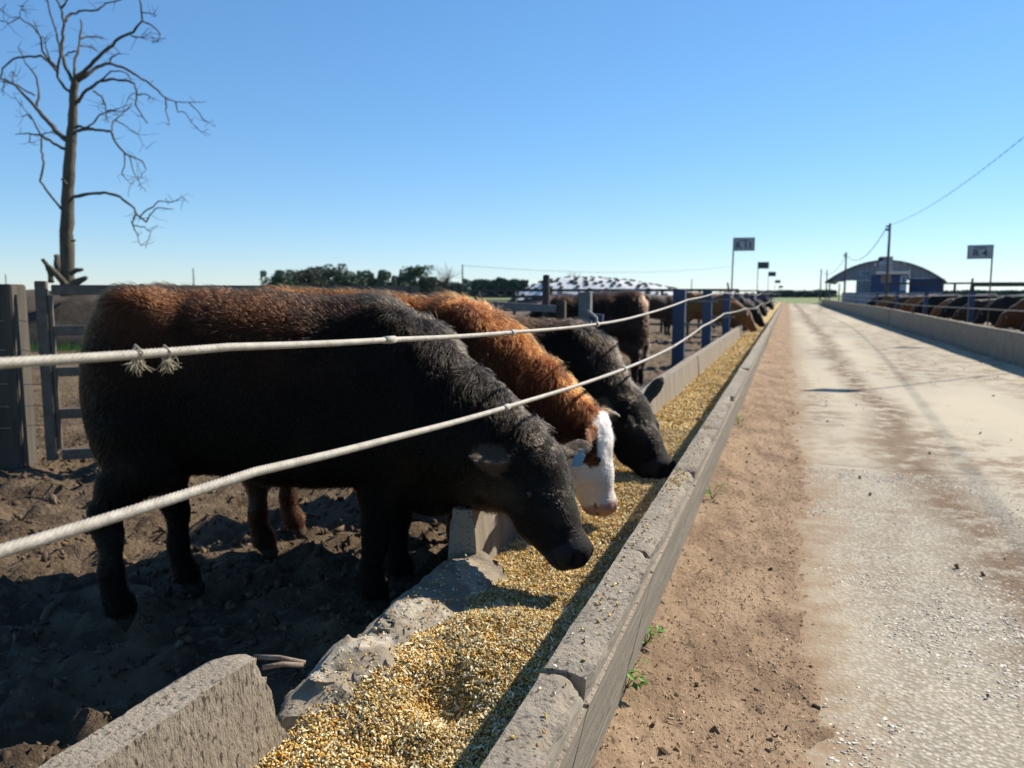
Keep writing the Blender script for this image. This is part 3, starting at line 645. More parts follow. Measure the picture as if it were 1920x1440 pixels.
def make_cow(loc, heading, poll_w, nose_w, label, colour, roll=0, legs=None, nhair=0, scale=1.0, group=None, ears=((-.25, .15), (-.25, .15)), h=.011, tag_ear=False, hair_w=1.0, hlen=1.0, seed=0, local_head=False, ear_col=(.055, .040, .028)):  # default ear_col is lightened to stand in for sun on the ears
    loc = np.array(loc, float); ch, sh = math.cos(heading), math.sin(heading); Rm = np.array([[ch, -sh, 0], [sh, ch, 0], [0, 0, 1]])
    tl = (lambda w: np.array(w, float)) if local_head else (lambda w: ((np.array(w, float) - loc) @ Rm) / scale)
    iv = lambda q: (q[0] * _r + q[1] * _fh + q[2] * np.array([0, 0, 1.])) @ Rm
    ears = tuple(er if len(er) == 2 else (*iv(er[:3]), *iv(er[3:])) for er in ears)
    V, Q, hd = cow_geometry(tl(poll_w), tl(nose_w), roll, legs, h, ears=ears)
    N_ = normals(V, Q)
    t = ((V - hd['poll']) @ hd['u']) / hd['L']; ee = (V - hd['poll']) @ hd['e'] / hd['sc']; dd = (V - hd['poll']) @ hd['d'] / hd['sc']
    near_head = (np.linalg.norm(V - hd['H'](.45, 0, -.08), axis=1) < .36 * hd['sc']) & (t > -.12) & (V[:, 0] > .55)
    near_head &= (dd > -.25) & (t > -.08 - .4 * (dd + .1))
    earm = np.zeros(len(V), bool)
    for c0, ed, sc_e in hd['ear']:
        q_ = V - c0; s_ = q_ @ ed; rd = np.linalg.norm(q_ - s_[:, None] * ed, axis=1); earm |= (s_ > .045 * sc_e) & (s_ < .26 * sc_e) & (rd < .075 * sc_e)
    cols = colour(V, N_, t, ee, dd, near_head & ~earm)
    cols[earm] = np.array(ear_col)
    # hooves and nose leather are dark in any coat
    o = mesh_np('cow', V, Q, 'hide', None, True, cols)
    o.location = loc; o.rotation_euler = (0, 0, heading); o.scale = (scale,) * 3
    tag(o, label, 'cow', group)
    for sg in (-1, 1):
        bm = bmesh.new(); bmesh.ops.create_uvsphere(bm, u_segments=14, v_segments=10, radius=.021 * hd['sc']); me = bpy.data.meshes.new('eye'); bm.to_mesh(me); bm.free()
        me.polygons.foreach_set('use_smooth', [True] * len(me.polygons)); me.materials.append(MATS['eye']); q = bpy.data.objects.new('eye', me); link(q, o); q.location = hd['H'](.365, sg * .110, -.054)
    if tag_ear:
        c0, e_, s_ = hd['ear'][1]; vw = -_fh @ Rm; ed = c0 + e_ * .135 * s_ + vw * .035 + (_r @ Rm) * .012 + np.array([0, 0, .0])
        vw = -_fh @ Rm                                       # the tag hangs flat, roughly facing the lane
        sd = np.cross(np.array([0, 0, 1.]), vw); sd /= np.linalg.norm(sd)
        up_ = np.array([0, 0, 1.]) * .95 + sd * .3; up_ /= np.linalg.norm(up_)
        p = [ed + sd * a + up_ * b + vw * c for c in (-.0015, .0015) for a, b in ((-.019, -.064), (.019, -.064), (.021, -.018), (.007, -.011), (.006, .006), (-.006, .006), (-.007, -.011), (-.021, -.018))]
        n = 8; MB().add(p, [tuple(range(n)), tuple(range(2 * n - 1, n - 1, -1))] + [(i, n + i, n + (i + 1) % n, (i + 1) % n) for i in range(n)]).build('ear_tag', 'tag_blue', o)
    if nhair:
        fa = np.linalg.norm(np.cross(V[Q[:, 2]] - V[Q[:, 0]], V[Q[:, 3]] - V[Q[:, 1]]), axis=1) / 2
        qc = V[Q].mean(1); qt = t[Q].mean(1); qh = near_head[Q].mean(1)
        dens = np.ones(len(Q)); dens[(qh > .5)] = 1.9; dens[(qh > .5) & (qt > .86)] = .0; dens[qc[:, 2] < .07] = 0; dens[qc[:, 2] < .3] *= 1.1
        g = np.random.default_rng(seed + 5); pr = fa * dens; pr /= pr.sum(); fi = g.choice(len(Q), nhair, p=pr)
        a, b = g.random((nhair, 1)), g.random((nhair, 1)); q = Q[fi]
        w4 = [(1 - a) * (1 - b), a * (1 - b), a * b, (1 - a) * b]
        P = sum(w * V[q[:, k]] for k, w in enumerate(w4)); nn = sum(w * N_[q[:, k]] for k, w in enumerate(w4)); nn /= np.linalg.norm(nn, axis=1, keepdims=True)
        cc = sum(w * cols[q[:, k]] for k, w in enumerate(w4)); th = sum(w[:, 0] * t[q[:, k]] for k, w in enumerate(w4)); isH = near_head[q].mean(1) > .5
        flow = np.tile(np.array([-.55, 0, -.85]), (nhair, 1)); flow[nn[:, 2] > .55] = (-1, 0, -.1)
        neck = (P[:, 0] > .5) & ~isH; nw = np.clip((P[:, 0] - .25) / .4, 0, 1)[:, None]; flow = flow * (1 - nw) + np.array([-.45, 0, -.9]) * nw; flow[isH] = -hd['u'] * .6 + np.array([0, 0, -.5])
        cl = np.stack([vnoise(P[:, 0] * 14 + 31 * k + seed, P[:, 1] * 14, P[:, 2] * 14 + 7 * k) for k in range(3)], 1) + .6 * np.stack([vnoise(P[:, 0] * 38 + 31 * k, P[:, 1] * 38, P[:, 2] * 38 + 7 * k) for k in range(3)], 1)
        flow = flow + .55 * cl; flow -= nn * (flow * nn).sum(1, keepdims=True); flow /= np.linalg.norm(flow, axis=1, keepdims=True) + 1e-9
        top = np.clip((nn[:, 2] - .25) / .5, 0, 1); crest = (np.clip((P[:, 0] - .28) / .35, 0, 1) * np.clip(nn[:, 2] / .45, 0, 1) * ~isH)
        isE = earm[q].mean(1) > .4; isH = isH | isE
        ln = np.where(isH, .011, .018) * (1 + 1.3 * top * ~isH) * (1 + .55 * np.clip(vnoise(P[:, 0] * 11 + seed, P[:, 1] * 11, P[:, 2] * 8), -.7, 1) * ~isH) * np.where((nn[:, 2] < -.2) & ~isH, 1.5, 1) * (1 + .55 * crest) * np.where(isE, .5, 1) * np.where(P[:, 2] < .35, .7, 1) * np.where(isH & (th < .18) & ~isE, 2.2, 1) * np.where(isH & (th > .55), .55, 1) * g.uniform(.55, 1.25, nhair) * hlen
        tailm = (P[:, 0] < -.585) & (P[:, 2] < .7) & (np.abs(P[:, 1]) < .09); ln = np.where(tailm, .06, ln)
        lift = (.18 + .5 * top + .15 * crest)[:, None] * g.uniform(.6, 1.3, (nhair, 1)); lift[isH] *= .75
        jit = g.normal(0, .16, (nhair, 3))
        d0 = nn * lift + flow * (1 - .5 * lift) + jit; d0 /= np.linalg.norm(d0, axis=1, keepdims=True)
        d1 = nn * lift * .35 + flow + jit + np.array([0, 0, -.35]); d1 /= np.linalg.norm(d1, axis=1, keepdims=True)
        L_ = ln[:, None]; k = 4; pts = np.empty((nhair, k, 3)); pts[:, 0] = P - nn * .003
        pts[:, 1] = P + d0 * L_ * .35; pts[:, 2] = pts[:, 1] + (d0 * .45 + d1 * .55) * L_ * .35; pts[:, 3] = pts[:, 2] + d1 * L_ * .35
        hc = bpy.data.hair_curves.new('coat'); hc.add_curves([k] * nhair); hc.attributes['position'].data.foreach_set('vector', pts.astype(np.float32).ravel())
        ra = hc.attributes.get('radius') or hc.attributes.new('radius', 'FLOAT', 'POINT')
        base_r = np.where(isH, .0007, .00095)[:, None] * hair_w; rr = base_r * np.array([1, .85, .6, .2])[None]; ra.data.foreach_set('value', rr.astype(np.float32).ravel())
        ca = hc.attributes.new('hcol', 'FLOAT_COLOR', 'CURVE'); c4 = np.ones((nhair, 4), np.float32); c4[:, :3] = np.clip(cc * g.uniform(.7, 1.35, (nhair, 1)) * (1 + .8 * np.maximum(crest, isH & (th < .18)))[:, None], 0, .9); ca.data.foreach_set('color', c4.ravel())  # crest and poll hair lightened to stand in for a sunlit rim
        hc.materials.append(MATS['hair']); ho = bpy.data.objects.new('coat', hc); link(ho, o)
    return o
def mixv(a, b, f): return a * (1 - f[:, None]) + b * f[:, None]
def mudded(V, c, amt=.5):
    m = np.clip(fbm(V[:, 0] * 6, V[:, 1] * 6, V[:, 2] * 6) * 2.2 - .25, 0, 1) * np.clip((.75 - V[:, 2]) / .5, 0, 1) * amt
    return mixv(c, np.array([.11, .085, .06]), m)
def black_coat(brown=.6, tip=(.05, .017, .006)):
    def f(V, N_, t, ee, dd, hd):
        c = np.tile(np.array([.0042, .0030, .0020]), (len(V), 1))
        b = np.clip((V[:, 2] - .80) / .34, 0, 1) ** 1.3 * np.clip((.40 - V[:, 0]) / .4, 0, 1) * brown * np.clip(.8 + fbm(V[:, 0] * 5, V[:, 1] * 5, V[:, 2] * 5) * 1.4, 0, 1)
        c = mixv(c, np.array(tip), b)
        g = np.clip((V[:, 0] - .45) / .2, 0, 1) * .7; c = mixv(c, np.array([.009, .0072, .0055]), g)
        c = mudded(V, c); m = hd & (t > .86); c[m] = (.018, .016, .016); c[V[:, 2] < .055] = (.03, .024, .018); return c
    return f
def red_coat(V, N_, t, ee, dd, hd):
    c = np.tile(np.array([.032, .010, .0035]), (len(V), 1)); c = mixv(c, np.array([.06, .017, .004]), np.clip((V[:, 2] - 1.02) / .18, 0, 1) * np.clip(1.6 - 1.6 * np.clip((V[:, 0] - .5) / .2, 0, 1), 0, 1))  # back painted brighter as if sunlit, base kept dark for shaded sides
    c = mixv(c, np.array([.062, .017, .004]), np.clip((V[:, 0] - .45) / .2, 0, 1) * np.clip(N_[:, 2] / .5, 0, 1)); c = mudded(V, c, .8)  # upward-facing neck hide painted brighter for the sunlit crest
    w = hd & (np.abs(ee) < .125) & (t > -.02 - 1.9 * dd - .10 + .05 * vnoise(V[:, 0] * 25, V[:, 2] * 25, V[:, 1] * 25))
    w |= hd & (t > .46 + .05 * vnoise(V[:, 0] * 20, V[:, 2] * 20)); c[w] = (.62, .54, .47)
    patch = hd & (np.hypot((t - .39) * .45, dd + .07) < .036 + .014 * vnoise(V[:, 0] * 40, V[:, 2] * 40)) & (np.abs(ee) > .045); c[patch] = (.10, .035, .012)
    pink = hd & (t > .90); c[pink] = (.34, .21, .18); c[V[:, 2] < .055] = (.05, .035, .022); return c
def brown_coat(V, N_, t, ee, dd, hd):
    c = np.tile(np.array([.022, .012, .008]), (len(V), 1)); m = np.clip(fbm(V[:, 0] * 7, V[:, 1] * 7, V[:, 2] * 7) * 2, 0, 1); c = mixv(c, np.array([.04, .026, .019]), m)
    r = np.clip((-.45 - V[:, 0]) / .2, 0, 1) * np.clip((V[:, 2] - .6) / .4, 0, 1); return mixv(c, np.array([.055, .026, .015]), r)
def grey_coat(V, N_, t, ee, dd, hd): return np.tile(np.array([.02, .018, .016]), (len(V), 1))

HD1 = R(27.5)
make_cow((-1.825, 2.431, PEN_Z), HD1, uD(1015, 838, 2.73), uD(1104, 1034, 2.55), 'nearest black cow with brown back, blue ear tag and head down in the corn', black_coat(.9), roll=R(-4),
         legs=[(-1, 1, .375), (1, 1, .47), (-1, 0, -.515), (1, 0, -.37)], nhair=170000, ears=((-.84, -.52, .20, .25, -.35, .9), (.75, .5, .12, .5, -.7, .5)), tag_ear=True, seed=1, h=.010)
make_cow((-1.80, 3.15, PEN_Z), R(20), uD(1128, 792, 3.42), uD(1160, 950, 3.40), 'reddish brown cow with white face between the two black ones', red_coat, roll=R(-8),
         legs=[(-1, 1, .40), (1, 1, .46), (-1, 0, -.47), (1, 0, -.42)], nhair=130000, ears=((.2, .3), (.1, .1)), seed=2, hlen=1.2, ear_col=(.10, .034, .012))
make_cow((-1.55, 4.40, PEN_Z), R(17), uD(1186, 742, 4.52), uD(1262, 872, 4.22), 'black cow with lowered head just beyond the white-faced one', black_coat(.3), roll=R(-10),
         nhair=90000, ears=((-.6, -.6, -.25, .2, -.5, .7), (.6, .25, .75, -.4, -.6, .3)), scale=.88, seed=3, hair_w=1.2, hlen=1.15)
rump = uD(1216, 600, 9.2); h4 = R(197)
make_cow((rump[0] + .63 * math.cos(h4), rump[1] + .63 * math.sin(h4), PEN_Z), h4, (.98, -.02, .78), (1.20, -.04, .42), 'shaggy dark brown cow turned rump to the trough behind the blue posts', brown_coat,
         nhair=60000, seed=4, hair_w=1.6, hlen=1.5, h=.014, local_head=True)

# cattle farther off: one plain animal, copied
CV, CQ, chd = cow_geometry((.98, 0, .74), (1.20, 0, .33), 0, None, .018)
far_me = None
def far_cow(loc, heading, colour, label, group=None, scale=1.0, rot=0):
    global far_me
    if far_me is None:
        o = mesh_np('cow', CV, CQ, 'hide_plain'); far_me = o.data
    else:
        o = bpy.data.objects.new('cow', far_me); link(o)
    o.location = loc; o.rotation_euler = (0, 0, heading); o.scale = (scale, scale * rot if rot else scale, scale); o.color = (*colour, 1); tag(o, label, 'cow', group); return o
TAN, BLK, DKB, RED = (.16, .068, .022), (.014, .012, .011), (.045, .026, .017), (.10, .038, .015)
far_cow((-1.93, 20.4, PEN_Z), R(6), TAN, 'tan cow eating at the far gap in the left trough wall', scale=1.04)
far_cow((-1.75, 23.6, PEN_Z), R(12), BLK, 'black cow right behind the tan one at the left trough')
far_cow((-3.6, 22.4, PEN_Z), R(40), DKB, 'dark cow standing back behind the tan cow')
for k, (y, col, sc, w) in enumerate(((27.5, BLK, .97, 'black'), (31, DKB, 1.0, 'dark brown'), (35, BLK, 1.0, 'black'), (41, RED, .97, 'red brown'), (50, BLK, 1.02, 'black'), (60, DKB, 1.0, 'dark brown'))):
    far_cow((-1.95 - .1 * (k % 2), y, PEN_Z), R(4 + 5 * (k % 3)), col, '%s cow at the left trough, %s past the gap' % (w, ordinal(k)), 'cattle far down the left trough', sc)
rightc = [(14.6, BLK, 'black'), (15.4, RED, 'red brown'), (16.2, BLK, 'black'), (17.0, DKB, 'dark brown'), (17.8, RED, 'red brown'), (18.6, RED, 'red brown'), (19.5, BLK, 'black'), (20.4, DKB, 'dark brown'), (21.3, RED, 'red brown'), (22.3, DKB, 'dark brown'), (24.5, BLK, 'black'), (27.3, DKB, 'dark brown'), (29.6, BLK, 'black'), (32.5, TAN, 'tan'), (34.6, BLK, 'black'), (37, TAN, 'tan'), (40.5, TAN, 'tan'), (45, DKB, 'dark brown'), (50, TAN, 'tan'), (57, BLK, 'black')]
cnt = {}
for k, (y, col, w) in enumerate(rightc):
    cnt[w] = cnt.get(w, 0) + 1
    far_cow((5.95 + .12 * math.sin(k * 2.1), y, PEN_Z), R(180 - 7 + 6 * math.sin(k * 1.7)), col, '%s %s cow from the right edge, feeding at the right-hand trough' % (ordinal(cnt[w] - 1), w), 'cattle feeding at the right-hand trough', .95 + .06 * math.sin(k * 3.3))
far_cow((9.4, 33, PEN_Z), R(250), BLK, 'black cow standing loose behind the right-hand feeding row')
far_cow((10.6, 27, PEN_Z), R(170), RED, 'red brown cow lying back behind the right-hand sign', scale=1.0)

# ------------------------------------------------------------------ cables and posts, left side
def cable(name, pts, label, r=.0064, pitch=.075, near=7.0):
    """six-lobed twisted steel rope; pts are anchor points, straight between them"""
    pts = [np.array(p, float) for p in pts]; samples = []
    for a, b in zip(pts[:-1], pts[1:]):
        L = np.linalg.norm(b - a); st = .0022 if a[1] < 2.0 else .004 if a[1] < 3.5 else .05 if a[1] < near else .4; n = max(2, int(L / st)); 
        for i in range(n): samples.append(a + (b - a) * (i / n) - np.array([0, 0, .012 * math.sin(math.pi * i / n) * min(L, 6) / 4]))
    samples.append(pts[-1]); Sx = np.array(samples); n = 40
    d = np.gradient(Sx, axis=0); d /= np.linalg.norm(d, axis=1, keepdims=True); a = np.cross(d, [0, 0, 1.]); a /= np.linalg.norm(a, axis=1, keepdims=True); b = np.cross(a, d)
    s = np.concatenate([[0], np.cumsum(np.linalg.norm(np.diff(Sx, axis=0), axis=1))]); th = np.linspace(0, 2 * np.pi, n, endpoint=False)
    ph = th[None] + (2 * np.pi * s / pitch)[:, None] * 0
    lob = np.abs(np.sin(5 * (th[None] - 2 * np.pi * s[:, None] / pitch)))
    amp = np.where(Sx[:, 1] < 3.5, .36, 0)[:, None]; rr = r * (1 - amp + amp * lob ** .7)
    V = Sx[:, None] + a[:, None] * (rr * np.cos(ph))[..., None] + b[:, None] * (rr * np.sin(ph))[..., None]
    i = np.arange(len(Sx) * n).reshape(len(Sx), n); j = np.roll(i, -1, 1); Q = np.stack([i[:-1], j[:-1], j[1:], i[1:]], -1).reshape(-1, 4)
    o = mesh_np(name, V.reshape(-1, 3), Q, 'cable'); return tag(o, label, 'cable')
def onX(px, py, X):
    d = ray(px, py); return _C + d * (X / d[0])
CX = -.80
top_pts = [onX(-260, 700, CX), onX(0, 681, CX), onX(430, 650.5, CX), onX(730, 637, CX), onX(960, 623, CX), onX(1118, 608, CX), onX(1180, 597, CX), onX(1290, 562, CX), onX(1345, 548, CX)]
low_pts = [onX(-260, 1120, CX), onX(0, 1034, CX), onX(480, 884, CX), onX(730, 823, CX), onX(948, 764, CX), onX(1170, 692, CX), onX(1262, 650, CX), onX(1317, 612, CX), onX(1358, 588, CX)]
ctop = cable('steel_cable', top_pts + [np.array([CX, y, z]) for y, z in ((18, 1.34), (22, 1.27), (27, 1.36), (33, 1.33), (40, 1.38), (60, 1.34), (105, 1.36))], 'upper twisted steel cable stretched along the left trough')
clow = cable('steel_cable', low_pts + [np.array([CX, y, z]) for y, z in ((16.6, 1.02), (22, .93), (27, 1.02), (33, .95), (40, 1.0), (60, .97), (105, 1.0))], 'lower twisted steel cable stretched along the left trough', r=.0080)
def collar(p, q, parent, r=.0145, ln=.03):
    p = np.array(p); q = np.array(q); d = (q - p) / np.linalg.norm(q - p); return MB().tube([p - d * ln / 2, p + d * ln / 2], r, 10).build('clamp', 'cable', parent, True)
collar(top_pts[3], top_pts[4], ctop, .0084, .045); collar(top_pts[4], top_pts[5], ctop, .0092); collar(top_pts[5], top_pts[6], ctop, .0135, .03)
collar(low_pts[4], low_pts[5], clow, .0104, .045); collar(low_pts[5], low_pts[6], clow, .0145, .035); collar(low_pts[6], low_pts[7], clow, .014, .03)
# twine tufts tied on the upper cable
for k, (px, lab) in enumerate(((258, 'frayed twine tuft hanging from the upper cable, left of two'), (312, 'frayed twine tuft hanging from the upper cable, right of two'))):
    p0 = onX(px, 661, CX) - np.array([0, 0, .006]); b = MB(); g = np.random.default_rng(k + 3)
    for i in range(26):
        q = [p0 + np.array([0, g.normal(0, .006), 0])]; v = np.array([g.normal(0, .2), g.normal(-.3 if k == 0 else .25, .28), -1.0])
        for j in range(4): q.append(q[-1] + v / np.linalg.norm(v) * g.uniform(.003, .009)); v = v + g.normal(0, .45, 3)
        b.tube(q, [.0008, .0007, .0006, .0005, .0003], 4)
    b.tube([p0 + np.array([.0, -.003, .016]), p0 + np.array([.009, 0, .006]), p0 + np.array([0, .003, -.003]), p0 + np.array([-.009, 0, .006]), p0 + np.array([0, -.003, .016])], .0016, 5)
    tag(b.build('twine_tuft', 'twine', None, True), lab, 'twine')

def steel_post(x, y, w, ztop, mname, label, group, arms=(), z0=0.0, dep=None):
    e = empty('fence_post', (x, y, z0), 0, label=label, cat='post', group=group); dep = dep or w * .8; b = MB()
    b.box((-w / 2, -dep / 2, 0), (w / 2, -dep / 2 + .012, ztop - z0)); b.box((-w / 2, dep / 2 - .012, 0), (w / 2, dep / 2, ztop - z0)); b.box((w / 2 - .014, -dep / 2 + .012, 0), (w / 2, dep / 2 - .012, ztop - z0)); b.box((-w / 2, -dep / 2 + .012, 0), (-w / 2 + .014, dep / 2 - .012, ztop - z0))
    b.build('post', mname, e)
    for z in arms:
        bk = MB().bar((w / 2 + .001, -.01, z - z0), (CX - x - .012 if x < 0 else w / 2 + .2, -.01, z - z0 - .01), .03, .022).build('bracket', 'steel_grey', e)
        MB().tube([(w / 2 + .02, -.03, z - z0 + .05), (w / 2 + .02, -.03, z - z0 - .06)], .008, 6).build('bolt', 'steel_grey', bk)
    return e
GP = 'blue steel posts along the left trough'
bp = [(1276, 24), (1328, 17), (1364, 15)]
left_posts = []
for px, w in bp:
    p = onX(px, 546, -1.27); left_posts.append((p[1], w / 1450 * (p @ _fh) , p[2]))
for k, (y, w, z) in enumerate(left_posts):
    steel_post(-1.28, y, min(w, .15), 1.36, 'steel_blue', '%s blue steel post along the left trough, counted from the black cows' % ordinal(k), GP, (.93, 1.22))
for k, y in enumerate((21.5, 26.5, 31.5, 37, 43, 50, 58, 68)):
    steel_post(-1.28, y, .14, 1.37, 'steel_blue', '%s of the small blue posts far down the left trough' % ordinal(k), 'far blue posts on the left', (.95, 1.3))
# grey post with small blue bracket piece, weathered wooden posts, grey rail
p = onX(1098, 548, -1.36)
e = steel_post(-1.36, p[1], .085, 1.315, 'steel_grey', 'grey square steel post beside the trough, rising behind the black cow', None)
p2 = onX(1113, 590, -1.25); MB().bar((.043, 0, p2[2] - .02), (p2[0] + 1.36 + .02, 0, p2[2] - .03), .035, .05).build('bracket', 'steel_blue', e)
q = onX(1118, 604, CX); MB().tube([(q[0] + 1.36 - .04, q[1] - p[1], q[2] + .05), (q[0] + 1.36, q[1] - p[1], q[2] + .02), (q[0] + 1.36 + .004, q[1] - p[1], q[2] - .015)], .007, 6).build('hook', 'cable', e, True)

def wood_post(px, ytop, D, r, label, m='dark_wood', lean=(0, 0), square=0, zt=None, rz=0):
    p = uD(px, ytop, D); zt = zt or p[2]; e = empty('wooden_post', (p[0], p[1], PEN_Z - .15), 0, label=label, cat='post'); hgt = zt - PEN_Z + .15; b = MB()
    if square:
        b.box((-square / 2, -square / 2, 0), (square / 2, square / 2, hgt)); o = b.build('timber', m, e, False, .008); e.rotation_euler = (0, 0, rz)
    else:
        n = 9; pts = [(lean[0] * i / n, lean[1] * i / n, hgt * i / n) for i in range(n)] + [(lean[0], lean[1], hgt - r * .35), (lean[0], lean[1], hgt - r * .1), (lean[0], lean[1], hgt)]
        rr = [r * (1.06 - .06 * i / n + .03 * math.sin(i * 2.3)) for i in range(n)] + [r * .92, r * .7, r * .25]; b.tube(pts, rr, 14); o = b.build('timber', m, e, True)
    return e
wood_post(1020, 515, 6.3, .03, 'slim round-topped dark post beside the grey rail', lean=(.02, 0))
wood_post(1052, 563, 6.3, .04, 'short square wooden post right of the slim dark one', 'old_wood', square=.075)
bigp = wood_post(-14, 533, 5.3, .175, 'thick weathered wooden post at the left edge of the pen', 'old_wood', square=.31, rz=YAW + R(16))
# partition rail
pf = empty('partition_rail', tuple(uz(960, 700, PEN_Z)), 0, label='grey steel rail crossing behind the orange-backed cow', cat='rail')
a, b_ = uD(905, 571, 6.5), uD(1042, 579, 6.25)
o = MB().bar(a, b_, .05, .06).build('rail', 'steel_grey', pf); local(o, pf)
o = MB().bar((a[0], a[1], PEN_Z - .1), (a[0], a[1], a[2] + .03), .06, .06).build('upright', 'steel_grey', pf); local(o, pf)

# gate at the left
g0, g1 = uD(93, 700, 5.35), uD(343, 700, 5.6); gd = (np.array(g1) - g0); gd[2] = 0; gl = np.linalg.norm(gd); gd /= gl
gate = empty('cattle_gate', (g0[0], g0[1], PEN_Z), math.atan2(gd[1], gd[0]), label='square-tube steel gate between the thick wooden post and the near cow', cat='gate')
zz = lambda py: uD(90, py, 5.35)[2] - PEN_Z
bx = lambda name, x0, x1, z0, z1, y0=-.03, y1=.03: MB().box((x0, y0, z0), (x1, y1, z1)).build(name, 'gate_steel', gate, False, .005)
LG = 2.6
bx('upright', -.05, .02, zz(862), zz(527)); bx('upright', LG - .08, LG, zz(862), zz(533))
for k, (ya, yb) in enumerate(((534, 553), (611, 630), (689, 707), (767, 787), (843, 864))): bx('rail', .0495, LG - .082, zz(yb) + .002 * k, zz(ya), -.026, .026)
bx('inner_upright', .022, .048, zz(843) + .002, zz(553) - .002, -.016, .022)
for x in (.9, 1.75): bx('brace', x, x + .05, zz(843) + .002, zz(553) - .002, -.016, .016)
# wires on the thick post
pb = bigp.location
wz = [zz(y) + PEN_Z for y in (601, 655, 716, 755, 792)]
for k, z in enumerate(wz):
    c = np.array([pb.x, pb.y]); pts = []
    for i in range(9):
        a = math.pi * (1.05 + .95 * i / 8); pts.append((c[0] + .181 * math.cos(a), c[1] + .181 * math.sin(a), z + .01 * math.sin(i + k)))
    pts = [(pts[0][0] - 2.2, pts[0][1] + .15, z - .03)] + pts + [(g0[0] - .05, g0[1] - .005, z - .02)]
    tag(MB().tube(pts, .0026, 5).build('fence_wire', 'cable', None, True), '%s fence wire from the top on the thick wooden post' % ordinal(k), 'wire', 'fence wires on the thick wooden post')

# distant pipe fences between pens
def pipe_fence(p0, p1, ztop, rails, posts, label, r=.035, m='pipe_dark', cat='fence'):
    e = empty('pipe_fence', (p0[0], p0[1], PEN_Z), 0, label=label, cat=cat); d = np.array([p1[0] - p0[0], p1[1] - p0[1]])
    for i in range(rails):
        z = ztop - PEN_Z - (ztop - PEN_Z - .25) * i / max(1, rails - 1) if rails > 1 else ztop - PEN_Z
        MB().bar((0, 0, z), (d[0], d[1], z), r * 1.6, r * 2).build('rail', m, e)
    for i in range(posts):
        t = i / (posts - 1); MB().bar((d[0] * t, d[1] * t + .06, -.1), (d[0] * t, d[1] * t + .06, ztop - PEN_Z + .03), r * 2.2, r * 2.2).build('post', m, e)
pipe_fence((-1.5, 25.6), (-9.5, 23.5), 1.44, 6, 8, 'dark pipe fence crossing the pens behind the brown cow')
pipe_fence((-1.5, 45), (-22, 45), 1.5, 5, 11, 'dark pipe fence farther back across the left pens')
pipe_fence((5.2, 26.5), (20, 26.0), 1.57, 2, 6, 'dark green pipe fence behind the cattle at the far right', .04)
pipe_fence((5.2, 48), (22, 48), 1.9, 2, 6, 'dark pipe fence beside the arched shed', .05)
pipe_fence((-9.6, 23.5), (-40, 21), 1.3, 4, 14, 'dark pipe fence at the back of the left pen')
# far right blue posts and cables
for k, y in enumerate((16.8, 25.7, 33.6, 42, 51)):
    steel_post(5.03, y, .15, 1.38, 'steel_blue', '%s blue steel post from the right edge, along the right-hand trough' % ordinal(k), 'blue steel posts along the right trough', ())
for z, n_ in ((1.22, 'upper'), (.92, 'lower')):
    pts = [np.array([4.86, y, z + .05 * math.sin(y * 1.3 + z * 5)]) for y in (8, 12.5, 16.5, 20.8, 25.3, 29.7, 34, 39, 45, 52, 70, 104)]
    o = MB().tube(pts, .014, 6).build('steel_cable', 'cable', None, True); tag(o, '%s steel cable along the right-hand trough' % n_, 'cable')

# ------------------------------------------------------------------ pen signs
def text(body, size, parent, loc, m='sign_ink', name='lettering'):
    cu = bpy.data.curves.new(name, 'FONT'); cu.body = body; cu.size = size; cu.align_x = 'CENTER'; cu.align_y = 'CENTER'; cu.extrude = .002; cu.offset = .004 * size / .2; cu.materials.append(MATS[m])
    t_ = bpy.data.objects.new(name, cu); C.objects.link(t_); me = bpy.data.meshes.new_from_object(t_.evaluated_get(bpy.context.evaluated_depsgraph_get())); bpy.data.objects.remove(t_)
    o = bpy.data.objects.new(name, me); link(o, parent); o.location = loc; o.rotation_euler = (math.pi / 2, 0, 0); return o
def sign(x, y, ztop, w, hgt, side, words, label, z0=PEN_Z, pm='sign_panel', lean=0, group=None, rz=0, tilt=0):
    e = empty('pen_sign', (x, y, z0), rz, label=label, cat='sign', group=group); zt = ztop - z0
    MB().tube([(0, 0, -.1), (lean, 0, zt)], .02, 8).build('pole', 'pole_wood', e, True)
    a, b = (.0, w) if side > 0 else (-w, .0); a += lean; b += lean
    po = MB().box((a, -.028, zt - hgt), (b, -.022, zt)).build('panel', pm, e)
    f = .018
    for q in (((a - f, -.034, zt - hgt - f), (b + f, -.016, zt - hgt)), ((a - f, -.034, zt), (b + f, -.016, zt + f)), ((a - f, -.034, zt - hgt), (a, -.016, zt)), ((b, -.034, zt - hgt), (b + f, -.016, zt))): MB().box(*q).build('frame', 'sign_frame', e)
    if tilt: po.rotation_euler = (0, 0, 0)
    if words:
        text(words[0], hgt * .22, po, ((a + b) / 2, -.031, zt - hgt * .19)); text(words[1], hgt * .74, po, ((a + b) / 2, -.031, zt - hgt * .62))
    return e
ps = [(1374, 447, 22.5, .56, .34), (1421.5, 492, 42.5, .55, .32), (1441, 510, 63, .55, .33), (1453.5, 525.5, 96, .6, .32), (1460.5, 536, 128, .6, .3)]
for k, (px, py, D, w, hh) in enumerate(ps):
    p = uD(px, py, D); sign(p[0], p[1], p[2], w, hh, 1, ('CORRAL', 'R 11') if k == 0 else None, ['pale pen sign reading R 11 on a tall pole, largest on the left', 'dark pen sign on a pole, second along the left row', 'dark pen sign on a pole, third along the left row', 'dark pen sign on a pole, fourth along the left row', 'tiny dark pen sign at the end of the left row'][k], pm='sign_panel' if k == 0 else 'sign_dark', lean=.03 if k == 0 else 0, rz=R(8))
